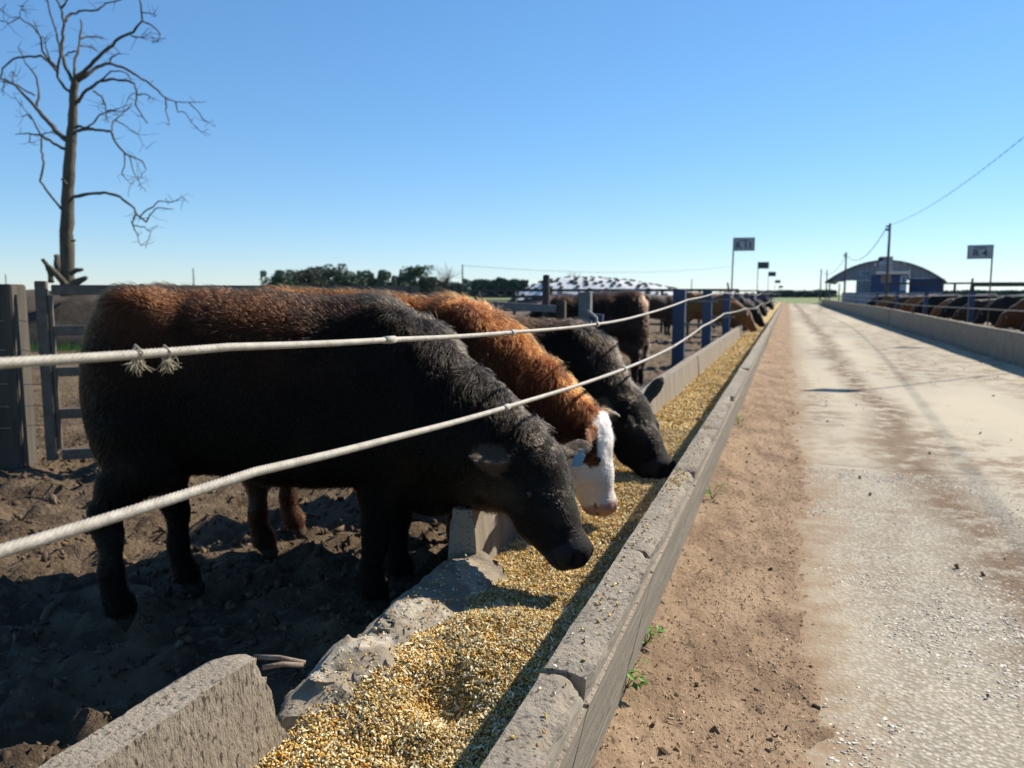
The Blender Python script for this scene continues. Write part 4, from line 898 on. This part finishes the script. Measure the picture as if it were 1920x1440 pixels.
p = uD(1862, 460, 20.6); sign(p[0], p[1], p[2], .56, .33, -1, ('CORRAL', 'R 4'), 'pale pen sign reading R 4 above the right-hand cattle', rz=R(-8), lean=.0)
sign(5.1, 16.9, 5.4, .56, .33, -1, None, 'tall pen sign beyond the right edge, casting a thin shadow across the road')
# a leaning brace stick near the right sign
b = MB().tube([uD(1817, 562, 26), uD(1824, 522, 26)], .035, 6).build('leaning_stick', 'pole_wood'); tag(b, 'dark leaning stick beside the pipe rail near the R 4 sign', 'stick')
b = MB().tube([uD(1364, 530, 25.4), uD(1367, 547, 25.4), uD(1368, 575, 25.4)], .03, 6).build('leaning_stick', 'pole_wood'); tag(b, 'dark stick leaning left of the R 11 sign pole', 'stick')

# ------------------------------------------------------------------ utility poles and overhead line
def upole(px, ytop, D, label, r=.11, cross=False, lamp=False, zb=0):
    p = uD(px, ytop, D); e = empty('utility_pole', (p[0], p[1], zb), 0, label=label, cat='utility pole'); hgt = p[2] - zb
    MB().tube([(0, 0, -.3), (0, 0, hgt * .5), (0, 0, hgt)], [r * 1.15, r, r * .8], 8).build('shaft', 'pole_wood', e, True)
    if cross:
        for zc in (hgt - .25, hgt - .55): MB().tube([(-.30, -.12, zc), (-.22, -.12, zc + .04), (0, -.1, zc)], .07, 6).build('insulator', 'black', e, True)
        MB().bar((-.35, -.12, hgt - .4), (.05, -.12, hgt - .4), .06).build('bracket', 'pole_wood', e)
    if lamp:
        b = MB(); b.bar((0, -.1, hgt * .62), (-.55, -.25, hgt * .60), .07); b.build('lamp_arm', 'pole_wood', e); MB().box((-.75, -.36, hgt * .575), (-.4, -.16, hgt * .61)).build('lamp_head', 'black', e)
    return (p[0], p[1], p[2])
P1 = upole(1669, 419, 62, 'tall dark utility pole with lamp arm in front of the shed', .11, True, True)
P2 = upole(1587, 473, 103, 'thin utility pole left of the blue cabin', .12, True)
P3 = upole(1540, 504, 150, 'thin far utility pole at the end of the road, left of two', .12)
upole(1551, 506, 158, 'thin far utility pole at the end of the road, right of two', .12)
P0 = np.array([7.9, 4.0, 9.4]); b = MB(); e = empty('utility_pole', (7.9, 4.0, 0), 0, label='utility pole beyond the right edge carrying the overhead line', cat='utility pole'); b.tube([(0, 0, -.3), (0, 0, 9.5)], [.13, .1], 8).build('shaft', 'pole_wood', e, True)
def sag(a, b, s, n=40): return [np.array(a) + (np.array(b) - np.array(a)) * (i / n) - np.array([0, 0, 4 * s * (i / n) * (1 - i / n)]) for i in range(n + 1)]
def line(a, b, s, r, label, twist=0, n=40):
    pts = sag(a, b, s, n); B = MB(); B.tube(pts, r, 5)
    if twist:
        L = len(pts); fine = sag(a, b, s, 260)
        for k in range(2): B.tube([p + np.array([.011 * math.cos(i * .9 + k * 3.1), 0, .011 * math.sin(i * .9 + k * 3.1)]) for i, p in enumerate(fine)], r * .8, 4)
    return tag(B.build('overhead_line', 'wire', None, True), label, 'cable')
line((P1[0], P1[1], P1[2] - .1), P0, 1.4, .008, 'twisted overhead line rising from the tall pole to the upper right', 1)
line((P1[0] - .25, P1[1], P1[2] - .35), (P2[0], P2[1], P2[2] - .3), 1.5, .03, 'overhead line sagging from the tall pole to the pole left of the cabin')
line((P2[0], P2[1], P2[2] - .4), (P3[0], P3[1], P3[2] - .3), 1.5, .03, 'overhead line between the two far poles at the road end')
Q1 = upole(867, 496, 95, 'slim dark pole standing before the far trees', .10)
upole(362, 503, 60, 'tiny far pole showing above the near cow', .05); upole(10, 514, 90, 'tiny far pole on the horizon left of the dead tree', .07)
upole(1297, 523, 80, 'small far pole above the tyre-covered heap', .05)
line((Q1[0], Q1[1], Q1[2] - .1), uD(1376, 499, 150), 1.0, .022, 'thin far line strung right from the slim pole'); 

# ------------------------------------------------------------------ tyre-weighted silage heap
hc_ = uD(1150, 552, 92); hx, hy = hc_[0], hc_[1]
def heap_z(u, v):  # u along image right (m), v depth (m)
    ru = np.abs(u + .5) / 12.5; return 3.0 * np.clip(1 - ru ** 3.2, 0, 1) * np.clip(1 - (np.abs(v) / 7.5) ** 2.6, 0, 1) * (1 - .025 * (u + .5)) + .12 * vnoise(u * .5, v * .5)
hp = empty('silage_heap', (hx, hy, 0), YAW, label='long silage heap under white plastic sheet behind the pens', cat='heap')
gu = np.linspace(-13.2, 12.2, 90); gv = np.linspace(-7.6, 7.6, 50); U, Vv = np.meshgrid(gu, gv, indexing='ij')
mesh_np('silage', np.stack([U, Vv, heap_z(U, Vv) - .12], -1).reshape(-1, 3), grid_quads(90, 50), 'silage', hp)
gu = np.linspace(-11.9, 11.2, 90); gv = np.linspace(-6.2, 6.2, 50); U, Vv = np.meshgrid(gu, gv, indexing='ij')
mesh_np('plastic_sheet', np.stack([U, Vv, heap_z(U, Vv) + .02 + .03 * fbm(U * 2, Vv * 2)], -1).reshape(-1, 3), grid_quads(90, 50), 'tarp', hp)
bm = bmesh.new(); n1, n2 = 14, 7; vs = []
for i in range(n1):
    a = 2 * math.pi * i / n1
    for j in range(n2):
        c = 2 * math.pi * j / n2; vs.append(bm.verts.new(((.30 + .12 * math.cos(c)) * math.cos(a), (.30 + .12 * math.cos(c)) * math.sin(a), .11 * math.sin(c))))
for i in range(n1):
    for j in range(n2): bm.faces.new((vs[i * n2 + j], vs[((i + 1) % n1) * n2 + j], vs[((i + 1) % n1) * n2 + (j + 1) % n2], vs[i * n2 + (j + 1) % n2]))
tm = bpy.data.meshes.new('tyre'); bm.to_mesh(tm); bm.free(); tm.materials.append(MATS['black']); tm.polygons.foreach_set('use_smooth', [True] * len(tm.polygons))
Rz = Matrix.Rotation(YAW, 3, 'Z'); g = np.random.default_rng(8); nt_ = 0
for i in range(24):
    for j in range(8):
        if g.random() < .34: continue
        u = -11.4 + i * .97 + g.normal(0, .16); v = -6.3 + j * .92 + (.45 if i % 2 else 0) + g.normal(0, .13)
        if v > 1.4: continue
        e_ = .2; z = float(heap_z(np.array([u]), np.array([v]))[0]); dzu = float((heap_z(np.array([u + e_]), np.array([v])) - z)[0]) / e_; dzv = float((heap_z(np.array([u]), np.array([v + e_])) - z)[0]) / e_
        o = bpy.data.objects.new('tyre', tm); link(o); w = Rz @ Vector((u, v, 0)); o.location = (hx + w.x, hy + w.y, z + .13)
        nrm = Rz @ Vector((-dzu, -dzv, 1)).normalized(); o.rotation_euler = nrm.to_track_quat('Z', 'Y').to_euler(); s_ = g.uniform(.5, .85); o.scale = (s_, s_, s_)
        tag(o, 'old black tyre weighing down the white sheet on the silage heap', 'tyre', 'tyres on the silage heap'); nt_ += 1

# manure bank behind the gate, left
e0 = uD(40, 600, 19)
gu = np.linspace(-9, 9, 90); gv = np.linspace(-2.2, 2.2, 40); U, Vv = np.meshgrid(gu, gv, indexing='ij')
Zb = 1.28 * np.clip(1 - (np.abs(U) / 9) ** 4, 0, 1) * np.clip(1 - (np.abs(Vv) / 2.2) ** 2, 0, 1) * (1 + .25 * fbm(U * .7, Vv * .7)) + .14 * fbm(U * 3, Vv * 3) - .05
o = mesh_np('manure_bank', np.stack([U, Vv, Zb], -1).reshape(-1, 3), grid_quads(90, 40), 'bank'); o.location = (e0[0], e0[1], PEN_Z - .02); o.rotation_euler = (0, 0, YAW + R(3)); tag(o, 'dark manure bank behind the gate at the left', 'bank')
# grass along its foot
g = np.random.default_rng(4); n = 2600
base_p = np.stack([g.uniform(-9, 9, n), -2.4 + g.normal(0, .35, n), np.zeros(n)], 1); Rm3 = np.array(Matrix.Rotation(YAW + R(3), 3, 'Z')); bw = base_p @ Rm3.T + np.array([e0[0], e0[1], PEN_Z]); hh = g.uniform(.06, .22, n); dx = g.normal(0, .06, (n, 2))
V = np.stack([bw + np.array([-.012, 0, 0]), bw + np.array([.012, 0, 0]), bw + np.stack([dx[:, 0] + .003, dx[:, 1], hh], 1), bw + np.stack([dx[:, 0] - .003, dx[:, 1], hh], 1)], 1)
o = mesh_np('grass_tufts', V.reshape(-1, 3), np.arange(n * 4).reshape(n, 4), 'weed'); tag(o, 'thin strip of green grass at the foot of the manure bank', 'grass', kind='stuff')

# ------------------------------------------------------------------ dead tree, limbs read off in the tree's own plane and spread in depth
TD = 18.0; K = 480 / 1152
tp = uD(127, 545, TD); tree = empty('dead_tree', (tp[0], tp[1], 0), 0, label='tall bare dead tree with twisted branches behind the gate', cat='tree')
def tp3(x, y, dz): return uD(x * K, y * K, TD + dz)
def limb(pts, r0, r1, d0, d1, seed, name='branch', n=8):
    g = np.random.default_rng(seed); m = len(pts); out = []; rad = []
    # resample with slight kinks
    for i in range(m - 1):
        for j in range(3 if m > 2 else 4):
            t = j / 3; x = pts[i][0] + (pts[i + 1][0] - pts[i][0]) * t; y = pts[i][1] + (pts[i + 1][1] - pts[i][1]) * t; f = (i + t) / (m - 1)
            w = 0 if j == 0 else 2.2; out.append(tp3(x + g.normal(0, w), y + g.normal(0, w), d0 + (d1 - d0) * f)); rad.append((r0 + (r1 - r0) * f) * g.uniform(.9, 1.12))
    out.append(tp3(*pts[-1], d1)); rad.append(r1)
    s = TD * K / F * .88
    o = MB().tube(out, [r * s for r in rad], n).build(name, 'bark', tree, True); local(o, tree); return out
limb([(306, 1330), (304, 1275), (303, 1150), (304, 1000), (306, 850), (316, 700), (322, 600), (330, 480), (336, 385), (340, 350)], 36, 15, 0, 0, 1, 'trunk', 12)
BR = [
 ([(336, 390), (315, 340), (290, 290), (276, 250), (285, 170), (288, 100), (275, 40), (255, 0), (240, -60), (250, -140)], 13, 4, 0, .3),
 ([(288, 100), (310, 70), (355, 50), (440, 45), (475, 15), (540, 0), (600, -30)], 9, 3, .2, 1.0),
 ([(275, 40), (300, 0), (330, -30), (350, -80)], 7, 3, .3, -.4),
 ([(340, 355), (390, 310), (440, 260), (490, 215), (540, 170), (600, 145), (640, 95), (635, 40), (625, -20)], 13, 4, 0, -1.2),
 ([(640, 95), (690, 120), (722, 155), (708, 185), (686, 195)], 5, 2, -1, -1.3),
 ([(640, 55), (680, 62), (700, 72)], 4, 2, -1.1, -1.3), ([(590, 160), (632, 168)], 5, 2, -.9, -1),
 ([(338, 345), (335, 290), (350, 240), (358, 180), (368, 110), (362, 90)], 10, 5, 0, .8),
 ([(358, 175), (400, 165), (470, 172)], 7, 3, .6, 1.0), ([(358, 205), (400, 210), (445, 235)], 6, 3, .5, 1),
 ([(345, 230), (310, 235), (290, 250)], 6, 3, .4, .2),
 ([(345, 370), (400, 330), (440, 300), (490, 285), (545, 300), (600, 330), (660, 365), (710, 405), (745, 440), (790, 458), (850, 460), (930, 458)], 12, 2, 0, 1.6),
 ([(745, 440), (745, 500), (762, 565)], 5, 2, 1.1, 1.4), ([(790, 460), (800, 505), (830, 505), (860, 550), (900, 590), (950, 605)], 5, 1.5, 1.3, 1.9),
 ([(850, 462), (890, 500), (920, 540), (970, 570)], 4, 1.5, 1.5, 1.9), ([(490, 285), (505, 255), (540, 240)], 6, 3, .5, .3),
 ([(350, 460), (375, 420), (410, 395), (450, 365), (510, 355), (570, 362), (605, 375), (615, 430), (610, 470), (640, 520), (665, 555)], 11, 3, 0, -.8),
 ([(615, 425), (660, 425), (695, 450)], 5, 2, -.6, -.9), ([(450, 365), (500, 320), (560, 325), (590, 355)], 6, 2, -.3, -.6),
 ([(420, 410), (455, 430), (475, 470), (480, 530), (490, 550)], 6, 2, -.1, .6), ([(480, 500), (530, 490), (560, 480), (590, 420)], 4, 1.5, .4, .8),
 ([(350, 590), (400, 580), (440, 585), (500, 590), (520, 640), (570, 695), (640, 725), (658, 765)], 11, 3, 0, -.9),
 ([(345, 570), (385, 575), (420, 555), (450, 515), (500, 500), (560, 500), (600, 460)], 8, 2, 0, .9),
 ([(505, 585), (505, 550), (545, 520), (580, 490)], 5, 2, -.3, .2), ([(520, 540), (570, 570), (620, 605), (660, 670)], 4, 1.2, 0, .5),
 ([(560, 690), (560, 750), (548, 785), (588, 830), (578, 888)], 4, 1.5, -.6, -.8), ([(580, 700), (600, 770), (630, 830), (658, 865)], 4, 1.5, -.7, -1.1), ([(655, 770), (630, 800)], 2.5, 1.2, -.9, -1),
 ([(335, 885), (400, 872), (470, 866), (540, 885), (590, 925), (615, 965), (658, 1000), (675, 965), (710, 935), (780, 942)], 11, 2.5, 0, -1.0),
 ([(630, 975), (670, 940), (715, 905), (780, 908), (815, 888), (850, 910)], 5, 1.5, -.7, -1.3), ([(610, 965), (595, 1000), (615, 1050), (632, 1105)], 6, 2, -.6, -.4), ([(600, 1015), (650, 1020), (678, 1042), (655, 1118)], 4, 1.8, -.5, -.8),
 ([(300, 630), (250, 590), (210, 540), (165, 490), (120, 440), (75, 390), (30, 360), (0, 355)], 17, 5, 0, 1.2),
 ([(165, 485), (175, 420), (165, 350), (130, 300), (105, 255), (80, 215)], 8, 3, .6, 1.4), ([(155, 430), (110, 405), (60, 375), (10, 365)], 6, 3, .8, 1.2),
 ([(0, 355), (10, 310), (60, 265), (100, 258), (185, 250), (230, 290), (262, 325)], 5, 9, 1.2, .1), ([(20, 365), (10, 400), (15, 430)], 4, 2, 1.2, 1.3),
 ([(330, 425), (290, 395), (258, 345), (262, 290), (270, 230), (255, 150), (225, 60), (210, -10), (215, -80)], 10, 3, 0, -.7),
 ([(265, 310), (220, 270), (190, 230), (185, 170), (140, 110), (90, 80), (40, 105), (0, 95)], 8, 2, 0, -1.0), ([(185, 180), (150, 90)], 4, 2, -.6, -.9), ([(90, 80), (40, 75), (0, 45)], 3, 1.5, -.9, -1.2), ([(90, 78), (95, 30)], 3, 1.5, -.9, -.8), ([(225, 270), (205, 210), (195, 165)], 5, 2, -.2, -.4),
 ([(292, 670), (240, 645), (190, 610), (130, 600), (70, 605)], 11, 3, 0, .9), ([(185, 610), (150, 540), (120, 515), (100, 525)], 7, 2.5, .5, .9), ([(150, 540), (100, 480), (60, 420)], 4, 1.5, .6, 1.1), ([(140, 600), (130, 640), (150, 640)], 4, 2, .7, .8),
 ([(188, 615), (185, 680), (198, 730), (180, 815), (220, 870), (275, 940)], 6, 8, .5, 0), ([(192, 600), (225, 595)], 4, 2, .5, .4),
 ([(60, 380), (55, 320), (75, 345)], 4, 2, 1, 1.2),
]
for k, (pts, r0, r1, d0, d1) in enumerate(BR):
    out = limb(pts, r0 * .78, r1 * .72, d0, d1, 20 + k, n=7)
    g = np.random.default_rng(300 + k)                        # fine twigs
    if r1 < 4:
        for i in range(g.integers(4, 9)):
            q = out[g.integers(len(out) // 2, len(out))]; v = np.array(g.normal(0, 1, 3)); v[2] = v[2] * .6 + .15; v /= np.linalg.norm(v); w = q + v * g.uniform(.08, .28); w2 = w + (v + g.normal(0, .6, 3)) * g.uniform(.05, .16)
            o = MB().tube([q, w, w2], [.0065, .0045, .002], 5).build('twig', 'bark', tree, True); local(o, tree)
# broken stubs round the trunk's foot
for k, (pts, r0, r1, d0, d1) in enumerate([([(300, 1290), (250, 1230), (190, 1165)], 20, 9, -.2, -.5), ([(280, 1250), (258, 1190), (256, 1150)], 20, 15, .1, .3), ([(330, 1280), (370, 1258), (388, 1250)], 20, 10, -.2, -.4), ([(320, 1230), (345, 1215), (370, 1212)], 12, 9, -.3, -.5), ([(230, 1270), (225, 1225), (205, 1180)], 14, 9, -.3, -.2), ([(300, 830), (278, 805)], 8, 4, -.2, -.25), ([(325, 1085), (340, 1080)], 6, 4, -.2, -.3)]):
    limb(pts, r0, r1, d0, d1, 90 + k, 'stub', 8)

# ------------------------------------------------------------------ far trees
def far_tree(px, ybase, ytop, D, wpx, label, col, bare=False, seed=0, group='trees on the horizon'):
    p = uD(px, ybase, D); z0 = -.05; hgt = uD(px, ytop, D)[2] - z0; wid = wpx / F * D; e = empty('tree', (p[0], p[1], z0), 0, label=label, cat='tree', group=group); g = np.random.default_rng(seed)
    if bare:
        b = MB(); b.tube([(0, 0, 0), (0, 0, hgt * .4)], [.22, .15], 6); b.build('trunk', 'bark', e, True); b = MB()
        for i in range(46):
            a = g.uniform(0, 2 * math.pi); q = np.array([0, 0, hgt * g.uniform(.25, .5)]); v = np.array([math.cos(a) * .55, math.sin(a) * .55, .9]); pts = [q]
            for j in range(4): v = v + g.normal(0, .22, 3); pts.append(pts[-1] + v / np.linalg.norm(v) * hgt * .17)
            b.tube(pts, [.09, .07, .05, .035, .02], 4)
        b.build('crown', 'bark', e, True); return
    b = MB(); b.tube([(0, 0, 0), (.1, 0, hgt * .5), (0, .1, hgt * .85)], [.3, .22, .1], 6); b.build('trunk', 'bark', e, True)
    n = 3600; nc = 30; cc = np.stack([g.normal(0, .26, nc) * wid, g.normal(0, .26, nc) * wid, hgt * g.uniform(.25, .92, nc)], 1); cc[:, :2] *= (1.1 - .75 * np.abs(cc[:, 2:] / hgt - .45)); rad = g.uniform(.10, .22, nc) * wid
    ci = g.integers(0, nc, n); v = g.normal(0, 1, (n, 3)); v /= np.linalg.norm(v, axis=1, keepdims=True); P = cc[ci] + v * rad[ci, None] * g.uniform(.6, 1.05, (n, 1)); P[:, 2] = np.clip(P[:, 2], .3, hgt)
    s_ = g.uniform(.22, .55, n); M = rand_rot(n, 1.2); V = np.einsum('nij,nkj->nki', M, s_[:, None, None] * FV[None]) + P[:, None]
    mesh_np('crown', V.reshape(-1, 3), np.arange(n * 4).reshape(n, 4), col, e)
mat('leaf_dark', (.085, .115, .08), .9, (.12, .155, .105), .6); mat('leaf_olive', (.075, .085, .05), .9, (.11, .11, .075), .5); mat('leaf_grey', (.11, .105, .085), .9, (.075, .085, .06), .5)  # leaf_dark is lightened to stand in for distance haze
mat('wood_mass', (.12, .15, .135), .95, (.085, .11, .10), .25, .3, 2)  # distance haze put into the colour: paler and bluer than foliage
T = [(530, 508, 44, 'leaf_dark', 'dark round tree at the left end of the far grove'), (556, 507, 50, 'leaf_dark', 'dark green tree, second in the far grove'), (580, 506, 52, 'leaf_grey', 'greyish broad tree in the far grove'), (603, 496, 46, 'leaf_dark', 'tallest dark tree in the far grove'), (628, 503, 44, 'leaf_olive', 'olive tree right of the tallest one in the far grove'), (657, 509, 34, 'leaf_dark', 'narrow dark tree in the middle of the far grove'), (682, 508, 32, 'leaf_dark', 'round dark tree before the gap in the far grove'), (702, 520, 18, 'leaf_olive', 'small pale tree in the gap of the far grove'), (724, 506, 34, 'leaf_dark', 'round dark tree right of the gap in the far grove'), (752, 512, 34, 'leaf_olive', 'lower olive tree in the right half of the far grove'), (778, 498, 46, 'leaf_dark', 'ragged green tree near the right end of the far grove'), (806, 520, 34, 'leaf_grey', 'low grey tree left of the bare one')]
for k, (px, yt, w, col, lab) in enumerate(T): far_tree(px, 552, yt, 235 + 14 * math.sin(k * 2.2), w * 1.2, lab, col, seed=50 + k)
far_tree(836, 552, 499, 230, 36, 'bare leafless tree at the right end of the far grove', 'bark', True, 71)
far_tree(1076, 552, 512, 240, 36, 'faint bare tree rising behind the silage heap', 'bark', True, 72)
def far_wood(name, x0, x1, ytop, D, label, dens=60, m='wood_mass', dep=14, seed=0):
    g = np.random.default_rng(seed); a, b = uD(x0, 552, D), uD(x1, 552, D); n = int(dens * abs(x1 - x0)); t = g.random(n)
    P = a[None] * (1 - t[:, None]) + b[None] * t[:, None] + _fh[None] * g.uniform(0, dep, n)[:, None]
    prof = (uD(0, ytop, D)[2]) * (1 + .22 * fbm(t * abs(x1 - x0) / 14 + seed, t * 0 + 1)) ; P[:, 2] = -.05 + (prof) * g.random(n) ** .6
    s_ = g.uniform(.3, .9, n) * D / 260; M = rand_rot(n, 1.2); V = np.einsum('nij,nkj->nki', M, s_[:, None, None] * FV[None]) + P[:, None]
    o = mesh_np(name, V.reshape(-1, 3), np.arange(n * 4).reshape(n, 4), m); tag(o, label, 'trees', kind='stuff')
far_wood('far_wood', 868, 990, 524, 420, 'blue-grey wood on the horizon left of the silage heap', 90, seed=1)
far_wood('far_wood', 500, 880, 530, 300, 'low scrub under the far grove', 45, seed=2)
far_wood('far_hedge', 1440, 1570, 546, 330, 'dark hedge line at the end of the road', 70, seed=3)
far_wood('far_hedge', 1740, 2000, 546, 330, 'dark hedge line on the horizon at the right', 40, seed=4)
far_wood('far_hedge', -60, 520, 547, 420, 'faint hedge line on the horizon at the left', 30, seed=5)

# ------------------------------------------------------------------ arched shed and blue cabin
SD = 108.; sc_ = uD(1655, 569, SD); shed = empty('arched_shed', (sc_[0], sc_[1], 0), -R(6.6), label='large arched metal shed with open left bay at the end of the road', cat='shed')
m_ = SD / F; hw = 100 * m_; z_ = lambda py: CAMZ + (552 - py) * m_
def arch(t): return z_(530) + (z_(490) - z_(530)) * (1 - t * t)
NA = 24; DEP = 22
b = MB(); vs = []
for i in range(NA + 1):
    t = -1 + 2 * i / NA
    vs += [(t * hw * 1.02, -.6, arch(t) + .12), (t * hw * 1.02, DEP, arch(t) + .12), (t * hw * 1.02, -.6, arch(t)), (t * hw * 1.02, DEP, arch(t))]
fs = []
for i in range(NA):
    a, c = i * 4, (i + 1) * 4; fs += [(a, c, c + 1, a + 1), (a + 2, a + 3, c + 3, c + 2), (a, a + 2, c + 2, c), (a + 1, c + 1, c + 3, a + 3)]
fs += [(0, 1, 3, 2), (NA * 4, NA * 4 + 2, NA * 4 + 3, NA * 4 + 1)]
b.add(vs, fs).build('roof', 'roof_metal', shed, True)
X_ = lambda px: (px - 1655) * m_
def gable(xa, xb, zb, name, m, y=0.0, n=14):
    B = MB(); vs = []
    for i in range(n + 1):
        x = xa + (xb - xa) * i / n; t = x / hw
        for yy in (y, y + .15): vs += [(x, yy, zb), (x, yy, arch(t) - .02)]
    fs = []
    for i in range(n):
        a, c = i * 4, (i + 1) * 4; fs += [(a, c, c + 1, a + 1), (a + 2, a + 3, c + 3, c + 2), (a, a + 2, c + 2, c), (a + 1, c + 1, c + 3, a + 3)]
    fs += [(0, 1, 3, 2), (n * 4, n * 4 + 2, n * 4 + 3, n * 4 + 1)]; B.add(vs, fs).build(name, m, shed)
gable(X_(1560), X_(1697), z_(526), 'gable_wall', 'gable'); gable(X_(1697) + .02, X_(1752), z_(523), 'gable_wall', 'gable')
bxs = lambda name, m, x0, x1, y0, y1, za, zb, par=None: MB().box((X_(x0), y0, za), (X_(x1), y1, zb)).build(name, m, par or shed)
bxs('side_wall', 'paint_blue', 1697, 1752, .02, .17, 0, z_(523) - .01); bxs('side_wall', 'gable', 1608, 1634, .02, .17, 0, z_(526) - .01)
for px in (1562, 1752): bxs('column', 'steel_grey', px - 1.2, px + 1.2, -.25, -.05, 0, z_(524))
for px in (1562, 1752): MB().box((X_(px) - .09, DEP - .3, 0), (X_(px) + .09, DEP - .1, z_(528))).build('column', 'steel_grey', shed)
MB().box((X_(1609), .2, 0), (X_(1609) + .12, DEP, z_(527))).build('partition', 'gable', shed)
q = bxs('sign_board', 'door_pale', 1613, 1630, -.08, -.04, z_(518), z_(508)); 
for px in (1617, 1622, 1626.5): bxs('sign_board', 'paint_blue', px, px + 2.2, -.12, -.085, z_(516.5), z_(509.5))
bxs('awning', 'roof_metal', 1573, 1587, -1.2, -.04, z_(528), z_(522))
for px in (1639, 1688): bxs('floodlight', 'cream_fascia', px - 1.5, px + 1.5, -.4, -.1, z_(500 if px < 1650 else 497), z_(494))
cab = empty('blue_cabin', tuple(uD(1663, 569, SD - 5)), -R(6.6), label='small dark blue cabin with white fascia in front of the shed', cat='cabin'); cab.location.z = 0
m2 = (SD - 5) / F; X2 = lambda px: (px - 1663) * m2; z2 = lambda py: CAMZ + (552 - py) * m2
bc = lambda name, m, x0, x1, y0, y1, a, c, par=None: MB().box((X2(x0), y0, z2(a)), (X2(x1), y1, z2(c))).build(name, m, par or cab)
MB().box((X2(1634), 0, 0), (X2(1694), 3.2, z2(516))).build('wall', 'paint_blue', cab); bc('fascia', 'cream_fascia', 1642, 1697, -.5, 3.4, 515, 509.5)
bc('upper_box', 'gable', 1646, 1669, .3, 2, 509, 482); bc('upper_band', 'door_pale', 1646, 1669, .24, .29, 496, 492)
win = bc('window', 'notice', 1652, 1667, -.05, -.01, 529.5, 518); bc('frame', 'door_pale', 1651, 1668, -.008, -.002, 530.5, 517, win); dr = bc('door', 'door_pale', 1683, 1694, -.05, -.01, 545, 517); bc('pane', 'glass_dark', 1687, 1690.5, -.08, -.055, 530, 520, dr)
# straw-coloured feed mound edge and low wall right of the road end
b = MB().box((0, 0, 0), (9, .3, 1.5)).build('low_wall', 'gable'); w_ = uD(1578, 560, 80); b.location = (w_[0], w_[1], 0); b.rotation_euler = (0, 0, -R(6)); tag(b, 'low dark wall left of the blue cabin', 'wall')

# ------------------------------------------------------------------ weeds along the wall foot
for k, (px, py, s_, lab) in enumerate(((1173, 1290, 1.6, 'small green weed at the wall foot, nearest the camera'), (1210, 1210, 1.5, 'small green weed at the wall foot, second from the camera'), (1336, 935, 1.9, 'broad-leaved green weed at the wall foot, third from the camera'), (1384, 795, 1.9, 'tiny green weed at the wall foot, farthest of four'))):
    p = uz(px, py, .075); p[0] = max(p[0], -.43); e = empty('weed', (p[0], p[1], float(verge_h(np.array(p[0]), np.array(p[1])))), 0, label=lab, cat='weed'); g = np.random.default_rng(k + 21); st = MB(); lf = MB()
    for i in range(11):
        a = g.uniform(0, 6.28); out = g.uniform(.01, .045) * s_; hh = g.uniform(.02, .065) * s_; q = np.array([out * math.cos(a), out * math.sin(a), hh]); st.tube([(0, 0, 0), q * .6 + np.array([0, 0, hh * .15]), q], [.0016, .0013, .001], 4)
        for j in range(3):
            a2 = a + g.normal(0, .9); L = g.uniform(.014, .030) * s_; w = L * .42; dv = np.array([math.cos(a2), math.sin(a2), g.uniform(-.3, .5)]); dv /= np.linalg.norm(dv); sd = np.cross(dv, [0, 0, 1]); sd /= np.linalg.norm(sd); q2 = q * g.uniform(.6, 1)
            up_ = np.cross(sd, dv); lf.add([q2, q2 + dv * L * .45 + sd * w / 2 + up_ * .003, q2 + dv * L, q2 + dv * L * .45 - sd * w / 2 + up_ * .003], [(0, 1, 2, 3)])
    st.build('stem', 'weed', e, True); lf.build('leaves', 'weed', e)
